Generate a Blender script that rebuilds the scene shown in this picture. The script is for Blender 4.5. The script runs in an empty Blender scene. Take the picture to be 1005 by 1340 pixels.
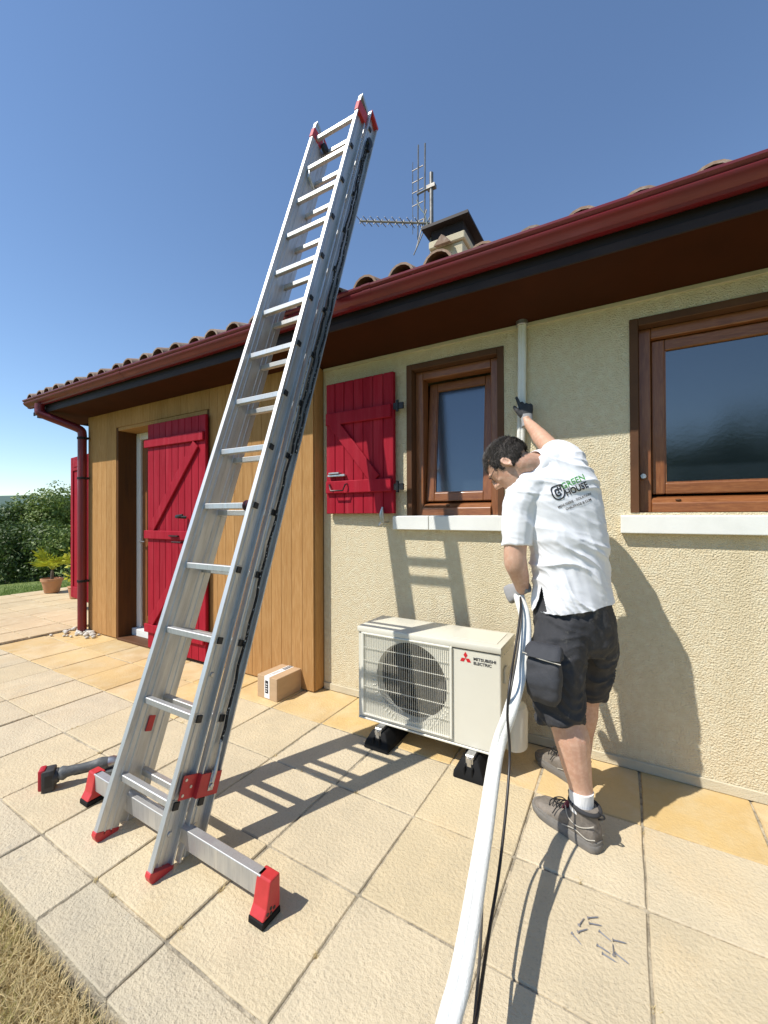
import bpy, bmesh, math, random
from mathutils import Vector, Matrix, noise
from mathutils.bvhtree import BVHTree
R_ = math.radians
rnd = random.Random(7)
scene = bpy.context.scene
col = scene.collection
V = Vector

# ---------------------------------------------------------------- camera
FPX, CX, CY = 539.4, 502.5, 670.0          # focal length and centre, in pixels of the 1005 x 1340 photograph
yaw, pit, roll = R_(30.17), R_(0.36), R_(-0.227)
CAM = V((0, -2.643, 1.40))
cF = V((-math.sin(yaw)*math.cos(pit), math.cos(yaw)*math.cos(pit), math.sin(pit)))
r0 = V((math.cos(yaw), math.sin(yaw), 0)); u0 = r0.cross(cF)
cR = r0*math.cos(roll) + u0*math.sin(roll); cU = -r0*math.sin(roll) + u0*math.cos(roll)
cam_d = bpy.data.cameras.new('camera'); cam = bpy.data.objects.new('camera', cam_d); col.objects.link(cam)
cam.matrix_world = Matrix(((cR.x, cU.x, -cF.x, CAM.x), (cR.y, cU.y, -cF.y, CAM.y), (cR.z, cU.z, -cF.z, CAM.z), (0, 0, 0, 1)))
cam_d.sensor_fit = 'HORIZONTAL'; cam_d.sensor_width = 36; cam_d.lens = 36*FPX/1005
cam_d.clip_start = 0.05; cam_d.clip_end = 5000
scene.camera = cam
scene.render.resolution_x, scene.render.resolution_y = 768, 1024

# ---------------------------------------------------------------- sky, sun, exposure
SUN = V((-0.69, -1.0, 1.61)).normalized()
elev = math.asin(SUN.z); az = math.atan2(SUN.x, SUN.y)
world = bpy.data.worlds.new('World'); scene.world = world; world.use_nodes = True
wn = world.node_tree.nodes; wl = world.node_tree.links
sky = wn.new('ShaderNodeTexSky'); sky.sky_type = 'NISHITA'; sky.sun_disc = False
sky.sun_elevation = elev; sky.sun_rotation = az; sky.altitude = 150; sky.air_density = 1.05; sky.dust_density = 0.0; sky.ozone_density = 4.0
bg = wn['Background']; bg.inputs['Strength'].default_value = 0.148
wl.new(sky.outputs['Color'], bg.inputs['Color'])
sd = bpy.data.lights.new('sun', 'SUN'); sd.energy = 4.9; sd.angle = R_(0.53); sd.color = (1.0, 0.955, 0.88)
sun = bpy.data.objects.new('sun', sd); col.objects.link(sun)
sun.rotation_mode = 'QUATERNION'; sun.rotation_quaternion = SUN.to_track_quat('Z', 'Y')
vs = scene.view_settings; vs.view_transform = 'Standard'; vs.look = 'None'; vs.exposure = 0.22; vs.gamma = 1.0; vs.use_curve_mapping = False

# ---------------------------------------------------------------- helpers
def ray(u, v): return cF + (u-CX)/FPX*cR - (v-CY)/FPX*cU
def at(u, v, t): return CAM + t*ray(u, v)                 # photo pixel at a given depth in metres
def ony(u, v, y):
    d = ray(u, v); return CAM + d*((y-CAM.y)/d.y)
def onz(u, v, z=0.0):
    d = ray(u, v); return CAM + d*((z-CAM.z)/d.z)
WM = {}
def wmat(o): return WM.get(o.name, Matrix.Identity(4))
def tag(o, label=None, cat=None, group=None, kind=None):
    if label: o['label'] = label
    if cat: o['category'] = cat
    if group: o['group'] = group
    if kind: o['kind'] = kind
    return o
def empty(name, loc=(0, 0, 0), M=None):
    o = bpy.data.objects.new(name, None); col.objects.link(o); o.empty_display_size = 0.1
    m = M if M is not None else Matrix.Translation(V(loc))
    o.matrix_world = m; WM[o.name] = m.copy()
    return o
def place(name, me, mat, parent=None, M=None):
    """link a mesh whose vertices are in world space (or local to M) under a parent"""
    if mat is not None and len(me.materials) == 0: me.materials.append(mat)
    o = bpy.data.objects.new(name, me); col.objects.link(o)
    m = M if M is not None else Matrix.Identity(4)
    WM[o.name] = m.copy()
    if parent is not None:
        o.parent = parent; o.matrix_parent_inverse = wmat(parent).inverted()
    o.matrix_basis = m
    return o
def smooth_angle(me, ang):
    bm = bmesh.new(); bm.from_mesh(me)
    for f in bm.faces: f.smooth = True
    for e in bm.edges:
        e.smooth = not (len(e.link_faces) == 2 and e.calc_face_angle(0) > ang)
    bm.to_mesh(me); bm.free()
def frame_from(d, ref=V((0, 0, 1))):
    d = d.normalized()
    if abs(d.dot(ref)) > 0.98: ref = V((1, 0, 0))
    a = ref.cross(d).normalized(); b = d.cross(a); return a, b
class MB:
    def __init__(s): s.v = []; s.f = []
    def add(s, vs_, fs, M=None):
        o = len(s.v)
        s.v += [tuple(M @ V(p)) if M is not None else tuple(p) for p in vs_]
        s.f += [tuple(i+o for i in f) for f in fs]; return s
    def box(s, x0, x1, y0, y1, z0, z1, M=None):
        if x1 < x0: x0, x1 = x1, x0
        if y1 < y0: y0, y1 = y1, y0
        if z1 < z0: z0, z1 = z1, z0
        return s.add([(x0,y0,z0),(x1,y0,z0),(x1,y1,z0),(x0,y1,z0),(x0,y0,z1),(x1,y0,z1),(x1,y1,z1),(x0,y1,z1)],
              [(0,3,2,1),(4,5,6,7),(0,1,5,4),(1,2,6,5),(2,3,7,6),(3,0,4,7)], M)
    def prism(s, poly, f0, f1):
        """poly: list of 2D points (ccw); f0,f1 map a 2D point to 3D at the two ends"""
        n = len(poly); vs_ = [f0(*p) for p in poly] + [f1(*p) for p in poly]
        fs = [tuple(range(n-1, -1, -1)), tuple(range(n, 2*n))] + [(i, (i+1) % n, n+(i+1) % n, n+i) for i in range(n)]
        return s.add(vs_, fs)
    def rings(s, rings, cap=True, closed=False):
        n = len(rings[0]); vs_ = [p for r in rings for p in r]; fs = []
        m = len(rings)
        for i in range(m if closed else m-1):
            j = (i+1) % m
            for k in range(n):
                fs.append((i*n+k, i*n+(k+1) % n, j*n+(k+1) % n, j*n+k))
        if cap and not closed: fs += [tuple(range(n-1, -1, -1)), tuple((m-1)*n+k for k in range(n))]
        return s.add(vs_, fs)
    def tube(s, pts, r, n=8, cap=True, closed=False, flat=1.0, ref=V((0,0,1))):
        pts = [V(p) for p in pts]; m = len(pts)
        rr = r if isinstance(r, (list, tuple)) else [r]*m
        out = []; a = None
        for i, p in enumerate(pts):
            if closed: d = pts[(i+1) % m]-pts[i-1]
            else: d = pts[min(i+1, m-1)]-pts[max(i-1, 0)]
            d.normalize()
            if a is None: a, b = frame_from(d, ref)
            else:
                a = (a-d*a.dot(d)).normalized(); b = d.cross(a)
            out.append([p+(a*math.cos(2*math.pi*k/n)+b*flat*math.sin(2*math.pi*k/n))*rr[i] for k in range(n)])
        return s.rings(out, cap, closed)
    def ball(s, c, rad, M=None, n=16, m=10):
        c = V(c); rx, ry, rz = rad if isinstance(rad, (tuple, list)) else (rad,)*3
        rg = []
        for i in range(m+1):
            th = math.pi*(i+0.02*(1 if i == 0 else (-1 if i == m else 0)))/m
            rg.append([c+(M.to_3x3() if M is not None else Matrix.Identity(3)) @ V((rx*math.sin(th)*math.cos(2*math.pi*k/n), ry*math.sin(th)*math.sin(2*math.pi*k/n), -rz*math.cos(th))) for k in range(n)])
        return s.rings(rg)
    def lathe(s, prof, n=20, M=None, cap=True):
        rg = [[V((r*math.cos(2*math.pi*k/n), r*math.sin(2*math.pi*k/n), z)) for k in range(n)] for r, z in prof]
        if M is not None: rg = [[M @ p for p in r] for r in rg]
        return s.rings(rg, cap)
    def mesh(s, name, bevel=0.0, seg=1, smooth=None, sub=0):
        me = bpy.data.meshes.new(name); me.from_pydata(s.v, [], s.f); me.update()
        bm = bmesh.new(); bm.from_mesh(me)
        bmesh.ops.recalc_face_normals(bm, faces=bm.faces)
        if bevel > 0:
            es = [e for e in bm.edges if len(e.link_faces) == 2 and e.calc_face_angle(0) > 0.5]
            bmesh.ops.bevel(bm, geom=es, offset=bevel, offset_type='OFFSET', segments=seg, profile=0.5, affect='EDGES', clamp_overlap=True)
        bm.to_mesh(me); bm.free()
        if smooth is not None: smooth_angle(me, R_(smooth))
        return me
    def build(s, name, mat, parent=None, bevel=0.0, seg=1, smooth=None, M=None):
        return place(name, s.mesh(name, bevel, seg, smooth), mat, parent, M)
def spline(pts, n):
    pts = [V(p) for p in pts]; out = []
    P = [2*pts[0]-pts[1]] + pts + [2*pts[-1]-pts[-2]]
    for i in range(1, len(P)-2):
        for k in range(n):
            t = k/n; a, b, c, d = P[i-1], P[i], P[i+1], P[i+2]
            out.append(0.5*((2*b)+(c-a)*t+(2*a-5*b+4*c-d)*t*t+(3*b-a-3*c+d)*t**3))
    out.append(pts[-1]); return out
def evaluated(o):
    dg = bpy.context.evaluated_depsgraph_get()
    return bpy.data.meshes.new_from_object(o.evaluated_get(dg))
def remesh(mb, voxel, it=6, name='skin'):
    me = mb.mesh(name); o = bpy.data.objects.new('tmp', me); col.objects.link(o)
    m = o.modifiers.new('r', 'REMESH'); m.mode = 'VOXEL'; m.voxel_size = voxel; m.use_smooth_shade = True
    if it:
        k = o.modifiers.new('s', 'SMOOTH'); k.factor = 0.5; k.iterations = it
    me2 = evaluated(o); bpy.data.objects.remove(o); bpy.data.meshes.remove(me); me2.name = name
    for p in me2.polygons: p.use_smooth = True
    return me2
def text_mesh(body, size=1.0, extrude=0.0, spacing=1.0, offset=0.0):
    cu = bpy.data.curves.new('txt', 'FONT'); cu.body = body; cu.size = size; cu.extrude = extrude; cu.space_character = spacing; cu.offset = offset
    cu.resolution_u = 3
    o = bpy.data.objects.new('tmp', cu); col.objects.link(o)
    me = evaluated(o); bpy.data.objects.remove(o); bpy.data.curves.remove(cu); return me

# ---------------------------------------------------------------- materials
def N(nt, t, **kw):
    n = nt.nodes.new(t)
    for k, v in kw.items(): setattr(n, k, v)
    return n
def pmat(name, base, rough=0.6, metal=0.0, var=None, bump=None, objrand=0.0, coord='World', stretch=(1,1,1), spec=0.5, rvar=0.0, fine=None, hue=0.0, coat=0.0, sheen=0.0, trans=0.0, bump2=None, dirt=None, stain=None, streak=None):
    """var=(colour2, scale, lo, hi); fine=(colour3, scale, lo, hi); bump=(scale, strength, distance)"""
    m = bpy.data.materials.new(name); m.use_nodes = True; nt = m.node_tree; L = nt.links.new
    b = nt.nodes['Principled BSDF']
    b.inputs['Roughness'].default_value = rough; b.inputs['Metallic'].default_value = metal
    b.inputs['Specular IOR Level'].default_value = spec; b.inputs['Coat Weight'].default_value = coat
    if sheen: b.inputs['Sheen Weight'].default_value = sheen
    if coord == 'World': src = N(nt, 'ShaderNodeNewGeometry').outputs['Position']
    else: src = N(nt, 'ShaderNodeTexCoord').outputs['Object']
    oi = N(nt, 'ShaderNodeObjectInfo')
    if coord == 'Object':
        ad = N(nt, 'ShaderNodeVectorMath', operation='ADD'); mu = N(nt, 'ShaderNodeMath', operation='MULTIPLY'); mu.inputs[1].default_value = 37.0
        L(oi.outputs['Random'], mu.inputs[0]); L(src, ad.inputs[0]); L(mu.outputs[0], ad.inputs[1]); src = ad.outputs[0]
    mp = N(nt, 'ShaderNodeMapping'); mp.inputs['Scale'].default_value = stretch; L(src, mp.inputs['Vector']); vec = mp.outputs[0]
    cur = None
    def mixin(cur, c2, sc, lo, hi, det=6, vv=None):
        t = N(nt, 'ShaderNodeTexNoise'); t.inputs['Scale'].default_value = sc; t.inputs['Detail'].default_value = det; t.inputs['Roughness'].default_value = 0.62
        L(vv or vec, t.inputs['Vector'])
        mr = N(nt, 'ShaderNodeMapRange'); mr.inputs[1].default_value = lo; mr.inputs[2].default_value = hi; L(t.outputs['Fac'], mr.inputs[0])
        mx = N(nt, 'ShaderNodeMix', data_type='RGBA'); L(mr.outputs[0], mx.inputs[0])
        if cur is None: mx.inputs[6].default_value = (*base, 1)
        else: L(cur, mx.inputs[6])
        mx.inputs[7].default_value = (*c2, 1)
        return mx.outputs[2], mr.outputs[0]
    fac = None
    if var: cur, fac = mixin(cur, *var)
    if fine: cur, _ = mixin(cur, *fine)
    if stain: cur, _ = mixin(cur, *stain)
    if streak:
        mp2 = N(nt, 'ShaderNodeMapping'); mp2.inputs['Scale'].default_value = (1.0, 1.0, 0.06); L(src, mp2.inputs['Vector'])
        cur, _ = mixin(cur, *streak, 5, mp2.outputs[0])
    if dirt: cur, _ = mixin(cur, *dirt)
    if objrand or hue:
        hs = N(nt, 'ShaderNodeHueSaturation'); mr = N(nt, 'ShaderNodeMapRange'); mr.inputs[3].default_value = 1-objrand; mr.inputs[4].default_value = 1+objrand
        L(oi.outputs['Random'], mr.inputs[0]); L(mr.outputs[0], hs.inputs['Value'])
        if hue:
            m2 = N(nt, 'ShaderNodeMath', operation='MULTIPLY'); m2.inputs[1].default_value = 7.13; fr = N(nt, 'ShaderNodeMath', operation='FRACT')
            L(oi.outputs['Random'], m2.inputs[0]); L(m2.outputs[0], fr.inputs[0])
            m3 = N(nt, 'ShaderNodeMapRange'); m3.inputs[3].default_value = 1-hue; m3.inputs[4].default_value = 1+hue; L(fr.outputs[0], m3.inputs[0]); L(m3.outputs[0], hs.inputs['Saturation'])
        if cur is None: hs.inputs['Color'].default_value = (*base, 1)
        else: L(cur, hs.inputs['Color'])
        cur = hs.outputs[0]
    if cur is None: b.inputs['Base Color'].default_value = (*base, 1)
    else: L(cur, b.inputs['Base Color'])
    if rvar and fac is not None:
        mr = N(nt, 'ShaderNodeMapRange'); mr.inputs[3].default_value = rough; mr.inputs[4].default_value = rough+rvar; L(fac, mr.inputs[0]); L(mr.outputs[0], b.inputs['Roughness'])
    prev = None
    for bp in (bump, bump2):
        if not bp: continue
        t = N(nt, 'ShaderNodeTexNoise'); t.inputs['Scale'].default_value = bp[0]; t.inputs['Detail'].default_value = 5 if len(bp) < 4 else bp[3]; L(vec, t.inputs['Vector'])
        bn = N(nt, 'ShaderNodeBump'); bn.inputs['Strength'].default_value = bp[1]; bn.inputs['Distance'].default_value = bp[2]
        L(t.outputs['Fac'], bn.inputs['Height'])
        if prev: L(prev, bn.inputs['Normal'])
        prev = bn.outputs[0]
    if prev: L(prev, b.inputs['Normal'])
    if trans:
        tr = N(nt, 'ShaderNodeBsdfTranslucent'); ms = N(nt, 'ShaderNodeMixShader'); ms.inputs[0].default_value = trans
        if cur is None: tr.inputs['Color'].default_value = (*base, 1)
        else: L(cur, tr.inputs['Color'])
        L(b.outputs[0], ms.inputs[1]); L(tr.outputs[0], ms.inputs[2]); L(ms.outputs[0], nt.nodes['Material Output'].inputs[0])
    return m

M_ = {}
M_['stucco'] = pmat('stucco', (0.69, 0.58, 0.388), 0.92, spec=0.2, streak=((0.60, 0.505, 0.325), 3.2, 0.52, 0.78), var=((0.63, 0.54, 0.358), 1.3, 0.35, 0.7), fine=((0.71, 0.635, 0.45), 26, 0.42, 0.66), bump=(115, 1.0, 0.012, 2), bump2=(340, 0.4, 0.003))
M_['plinth'] = pmat('plinth', (0.58, 0.51, 0.36), 0.92, var=((0.50, 0.44, 0.31), 5, 0.4, 0.7), bump=(160, 0.6, 0.006))
M_['slab'] = pmat('slab', (0.555, 0.460, 0.302), 0.88, var=((0.505, 0.422, 0.282), 2.3, 0.38, 0.68), fine=((0.60, 0.495, 0.325), 7, 0.45, 0.72), stain=((0.56, 0.425, 0.245), 0.9, 0.55, 0.72), dirt=((0.36, 0.305, 0.22), 85, 0.56, 0.80), bump=(75, 0.75, 0.008), bump2=(230, 0.6, 0.004), objrand=0.045, hue=0.07)
M_['slab_rough'] = pmat('slab_rough', (0.545, 0.465, 0.330), 0.9, var=((0.46, 0.40, 0.295), 3.3, 0.38, 0.68), fine=((0.36, 0.325, 0.26), 11, 0.62, 0.74), dirt=((0.32, 0.28, 0.21), 60, 0.58, 0.78), bump=(80, 0.8, 0.009), bump2=(230, 0.6, 0.005), objrand=0.07, hue=0.10)
M_['slab_warm'] = pmat('slab_warm', (0.60, 0.43, 0.20), 0.85, var=((0.50, 0.35, 0.16), 2.6, 0.4, 0.7), fine=((0.60, 0.47, 0.27), 5, 0.45, 0.72), dirt=((0.38, 0.29, 0.17), 80, 0.58, 0.84), bump=(70, 0.55, 0.007), bump2=(220, 0.5, 0.004), objrand=0.07, hue=0.08)
M_['slab_far'] = pmat('slab_far', (0.56, 0.43, 0.25), 0.9, var=((0.50, 0.38, 0.22), 1.6, 0.35, 0.7), fine=((0.60, 0.49, 0.31), 9, 0.5, 0.75), bump=(40, 0.5, 0.01), objrand=0.06)
M_['mortar'] = pmat('mortar', (0.30, 0.26, 0.19), 0.95, var=((0.50, 0.43, 0.31), 7, 0.42, 0.62), fine=((0.13, 0.11, 0.08), 30, 0.5, 0.72), bump=(120, 0.8, 0.008))
M_['slab_edge'] = M_['slab']
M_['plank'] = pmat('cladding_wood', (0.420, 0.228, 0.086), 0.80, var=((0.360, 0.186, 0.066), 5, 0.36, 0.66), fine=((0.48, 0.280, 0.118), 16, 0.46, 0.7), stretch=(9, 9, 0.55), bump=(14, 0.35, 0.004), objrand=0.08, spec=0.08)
M_['clad_base'] = pmat('cladding_groove', (0.36, 0.20, 0.075), 0.8)
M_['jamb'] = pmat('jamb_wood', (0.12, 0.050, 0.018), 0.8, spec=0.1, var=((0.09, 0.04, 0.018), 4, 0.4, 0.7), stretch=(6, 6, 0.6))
M_['red'] = pmat('burgundy_paint', (0.330, 0.010, 0.024), 0.58, var=((0.270, 0.007, 0.018), 6, 0.35, 0.7), streak=((0.36, 0.026, 0.040), 22, 0.50, 0.72), bump=(60, 0.10, 0.002), objrand=0.08, rvar=0.15, stretch=(3,3,0.7), spec=0.15)
M_['gutter'] = pmat('gutter_paint', (0.165, 0.010, 0.016), 0.32, var=((0.115, 0.012, 0.015), 3, 0.4, 0.75), rvar=0.22, spec=0.5)
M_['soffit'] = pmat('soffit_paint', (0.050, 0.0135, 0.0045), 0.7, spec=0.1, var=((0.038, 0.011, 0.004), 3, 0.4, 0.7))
M_['fascia'] = pmat('fascia_dark', (0.022, 0.016, 0.016), 0.6, spec=0.2)
M_['flash'] = pmat('fascia_edge', (0.040, 0.028, 0.026), 0.6, var=((0.028, 0.02, 0.02), 5, 0.4, 0.7), spec=0.15)
M_['tile'] = pmat('terracotta', (0.30, 0.195, 0.135), 0.9, var=((0.21, 0.15, 0.115), 9, 0.4, 0.7), fine=((0.42, 0.34, 0.27), 22, 0.52, 0.75), bump=(90, 0.5, 0.004), objrand=0.16, hue=0.12)
M_['oak'] = pmat('window_oak', (0.25, 0.088, 0.026), 0.42, var=((0.17, 0.055, 0.017), 6, 0.36, 0.68), fine=((0.30, 0.12, 0.04), 18, 0.46, 0.72), stretch=(1.0, 7, 8), bump=(20, 0.12, 0.002), coat=0.15)
M_['oak_v'] = pmat('window_oak_upright', (0.25, 0.088, 0.026), 0.42, var=((0.17, 0.055, 0.017), 6, 0.36, 0.68), fine=((0.30, 0.12, 0.04), 18, 0.46, 0.72), stretch=(8, 7, 0.8), bump=(20, 0.12, 0.002), coat=0.15)
M_['trim'] = pmat('window_trim', (0.115, 0.052, 0.024), 0.6, spec=0.2, var=((0.085, 0.04, 0.02), 5, 0.4, 0.7))
M_['sill'] = pmat('sill_stone', (0.76, 0.76, 0.71), 0.75, var=((0.68, 0.68, 0.63), 5, 0.4, 0.7), bump=(120, 0.15, 0.002))
M_['white'] = pmat('white_upvc', (0.78, 0.77, 0.74), 0.45)
M_['black'] = pmat('black_iron', (0.012, 0.012, 0.013), 0.45)
M_['steel'] = pmat('galvanised', (0.55, 0.55, 0.55), 0.38, 0.9, var=((0.40, 0.40, 0.40), 40, 0.4, 0.7))
M_['alu'] = pmat('ladder_aluminium', (0.63, 0.63, 0.62), 0.44, 0.80, var=((0.50, 0.495, 0.48), 3.5, 0.36, 0.66), fine=((0.44, 0.43, 0.41), 14, 0.56, 0.80), coord='Object', stretch=(8, 8, 0.8), bump=(30, 0.06, 0.002), rvar=0.16)
M_['aerial'] = pmat('weathered_aerial', (0.22, 0.21, 0.19), 0.5, 0.6, var=((0.12, 0.11, 0.10), 20, 0.4, 0.7))
M_['plug'] = pmat('black_plastic', (0.014, 0.014, 0.015), 0.5)
M_['redp'] = pmat('red_plastic', (0.52, 0.035, 0.038), 0.42, var=((0.44, 0.03, 0.03), 20, 0.4, 0.7), bump=(90, 0.1, 0.001))
M_['rubber'] = pmat('black_rubber', (0.008, 0.008, 0.008), 0.72, var=((0.02, 0.018, 0.016), 14, 0.52, 0.8), bump=(120, 0.3, 0.003), spec=0.2)
M_['acw'] = pmat('ivory_sheet_metal', (0.66, 0.635, 0.535), 0.42, var=((0.63, 0.605, 0.51), 3, 0.4, 0.7), coat=0.1)
M_['acw2'] = pmat('ivory_grille_plastic', (0.70, 0.68, 0.585), 0.45)
M_['fan'] = pmat('dark_fan_plastic', (0.02, 0.018, 0.016), 0.5, var=((0.03, 0.027, 0.024), 6, 0.4, 0.7))
M_['fanback'] = pmat('fan_cavity', (0.008, 0.007, 0.006), 0.8)
M_['fanbld'] = pmat('fan_blade', (0.030, 0.025, 0.020), 0.6)
M_['dark_ink'] = pmat('dark_print', (0.018, 0.018, 0.024), 0.6)
M_['green_ink'] = pmat('green_print', (0.07, 0.30, 0.06), 0.7)
M_['red_ink'] = pmat('red_print', (0.55, 0.012, 0.02), 0.5)
M_['card'] = pmat('cardboard', (0.47, 0.32, 0.185), 0.85, var=((0.43, 0.29, 0.165), 7, 0.4, 0.7), bump=(60, 0.08, 0.002), stretch=(1, 1, 5))
M_['tape'] = pmat('paper_tape', (0.80, 0.79, 0.76), 0.55)
M_['pipew'] = pmat('white_insulation', (0.76, 0.75, 0.70), 0.6, var=((0.69, 0.68, 0.62), 7, 0.42, 0.72), bump=(160, 0.35, 0.004, 1), coord='World')
M_['cable'] = pmat('black_cable', (0.02, 0.017, 0.016), 0.4)
M_['cable2'] = pmat('grey_cable', (0.07, 0.065, 0.06), 0.45)
M_['toolg'] = pmat('grey_tool_body', (0.085, 0.092, 0.092), 0.6, var=((0.20, 0.20, 0.19), 22, 0.5, 0.72), bump=(200, 0.2, 0.001))
M_['toold'] = pmat('dark_tool_body', (0.035, 0.035, 0.036), 0.6, var=((0.07, 0.065, 0.06), 25, 0.5, 0.75))
M_['toolr'] = pmat('red_tool_body', (0.42, 0.018, 0.03), 0.5)
M_['skin'] = pmat('skin', (0.58, 0.345, 0.235), 0.5, var=((0.52, 0.275, 0.185), 11, 0.40, 0.72), fine=((0.64, 0.41, 0.295), 55, 0.45, 0.72), dirt=((0.40, 0.215, 0.145), 300, 0.62, 0.80), bump=(220, 0.3, 0.002))
M_['skin'].node_tree.nodes['Principled BSDF'].inputs['Subsurface Weight'].default_value = 0.12
M_['skin'].node_tree.nodes['Principled BSDF'].inputs['Subsurface Radius'].default_value = (0.012, 0.004, 0.002)
M_['shirt'] = pmat('white_cotton', (0.80, 0.80, 0.815), 0.85, var=((0.77, 0.77, 0.785), 5, 0.4, 0.7), bump=(7, 0.22, 0.03, 2), bump2=(600, 0.25, 0.001), sheen=0.1)
M_['shorts'] = pmat('charcoal_work_cloth', (0.028, 0.028, 0.031), 0.85, var=((0.045, 0.044, 0.046), 8, 0.4, 0.7), fine=((0.24, 0.215, 0.18), 13, 0.60, 0.80), bump=(14, 0.6, 0.02), bump2=(500, 0.3, 0.001))
M_['shorts2'] = pmat('pocket_cloth', (0.034, 0.036, 0.042), 0.8, var=((0.05, 0.05, 0.055), 10, 0.4, 0.7), fine=((0.16, 0.15, 0.14), 30, 0.66, 0.86), bump=(22, 0.4, 0.012))
M_['sock'] = pmat('white_sock', (0.76, 0.75, 0.73), 0.95, bump=(160, 0.5, 0.004, 1), stretch=(1, 1, 0.15))
M_['shoe'] = pmat('worn_grey_suede', (0.155, 0.135, 0.112), 0.9, var=((0.25, 0.215, 0.18), 16, 0.42, 0.7), fine=((0.09, 0.078, 0.065), 40, 0.52, 0.78), bump=(60, 0.5, 0.006))
M_['sole'] = pmat('grey_rubber_sole', (0.15, 0.14, 0.125), 0.8, var=((0.22, 0.20, 0.175), 20, 0.45, 0.72), bump=(70, 0.3, 0.004))
M_['shoe_dk'] = pmat('dark_shoe_lining', (0.03, 0.03, 0.032), 0.85)
M_['lace'] = pmat('black_lace', (0.012, 0.012, 0.013), 0.8)
M_['piping'] = pmat('shoe_piping', (0.42, 0.39, 0.33), 0.8)
M_['burg'] = pmat('burgundy_lining', (0.12, 0.02, 0.04), 0.85)
M_['hair'] = pmat('dark_greying_hair', (0.026, 0.019, 0.014), 0.6, var=((0.060, 0.048, 0.040), 90, 0.45, 0.7), bump=(260, 0.9, 0.006))
M_['hair2'] = pmat('grey_hair', (0.085, 0.072, 0.062), 0.5)
M_['glove'] = pmat('grey_coated_glove', (0.040, 0.040, 0.043), 0.75, var=((0.075, 0.072, 0.072), 22, 0.45, 0.72), bump=(110, 0.5, 0.004))
M_['cuff'] = pmat('light_grey_knit', (0.30, 0.295, 0.295), 0.95, bump=(200, 0.5, 0.003), stretch=(1, 1, 0.3))
M_['lens'] = pmat('spectacle_lens', (0.75, 0.78, 0.80), 0.1, spec=0.6)
M_['pot'] = pmat('clay_pot', (0.50, 0.26, 0.135), 0.85, var=((0.44, 0.22, 0.11), 8, 0.4, 0.7))
M_['palm'] = pmat('palm_leaf', (0.48, 0.50, 0.035), 0.55, var=((0.32, 0.38, 0.03), 9, 0.4, 0.7), trans=0.35)
M_['yleaf'] = pmat('yellow_green_leaf', (0.55, 0.56, 0.07), 0.6, trans=0.35)
M_['leaf'] = pmat('leaf', (0.085, 0.135, 0.028), 0.55, var=((0.055, 0.095, 0.02), 2.2, 0.4, 0.7), trans=0.3)
M_['leaf2'] = pmat('leaf_light', (0.19, 0.25, 0.05), 0.55, var=((0.10, 0.155, 0.03), 2.2, 0.4, 0.7), trans=0.3)
M_['bark'] = pmat('bark', (0.12, 0.095, 0.07), 0.9, bump=(25, 0.6, 0.02))
M_['lawn'] = pmat('lawn', (0.15, 0.21, 0.04), 0.95, var=((0.22, 0.245, 0.065), 1.1, 0.4, 0.7), fine=((0.075, 0.12, 0.02), 9, 0.45, 0.7), bump=(70, 0.9, 0.03))
M_['soil'] = pmat('dry_turf', (0.27, 0.20, 0.10), 0.95, var=((0.38, 0.30, 0.16), 9, 0.4, 0.7), fine=((0.10, 0.10, 0.035), 4, 0.45, 0.7), bump=(60, 1.0, 0.03))
M_['hill'] = pmat('wooded_hill', (0.075, 0.12, 0.085), 0.95, var=((0.05, 0.09, 0.07), 0.09, 0.4, 0.7))
M_['pebble'] = pmat('white_pebbles', (0.62, 0.58, 0.50), 0.85, var=((0.42, 0.39, 0.34), 20, 0.4, 0.7))
M_['screw'] = pmat('zinc_screw', (0.36, 0.36, 0.40), 0.4, 0.7)
def glass_mat(name, base, rip):
    m = bpy.data.materials.new(name); m.use_nodes = True; nt = m.node_tree; L = nt.links.new; b = nt.nodes['Principled BSDF']
    b.inputs['Base Color'].default_value = (*base, 1); b.inputs['Roughness'].default_value = 0.10; b.inputs['IOR'].default_value = 2.25
    g = N(nt, 'ShaderNodeNewGeometry'); t = N(nt, 'ShaderNodeTexNoise'); t.inputs['Scale'].default_value = 55; t.inputs['Detail'].default_value = 1.5
    t2 = N(nt, 'ShaderNodeTexNoise'); t2.inputs['Scale'].default_value = 2.2; t2.inputs['Detail'].default_value = 1
    L(g.outputs['Position'], t.inputs['Vector']); L(g.outputs['Position'], t2.inputs['Vector'])
    bn = N(nt, 'ShaderNodeBump'); bn.inputs['Strength'].default_value = rip; bn.inputs['Distance'].default_value = 0.002
    b2 = N(nt, 'ShaderNodeBump'); b2.inputs['Strength'].default_value = 0.15; b2.inputs['Distance'].default_value = 0.01
    L(t.outputs['Fac'], bn.inputs['Height']); L(t2.outputs['Fac'], b2.inputs['Height']); L(bn.outputs[0], b2.inputs['Normal']); L(b2.outputs[0], b.inputs['Normal'])
    return m
M_['glass'] = glass_mat('window_glass', (0.010, 0.016, 0.022), 0.06)
M_['glass_door'] = glass_mat('door_glass', (0.010, 0.012, 0.014), 0.0)

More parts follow.
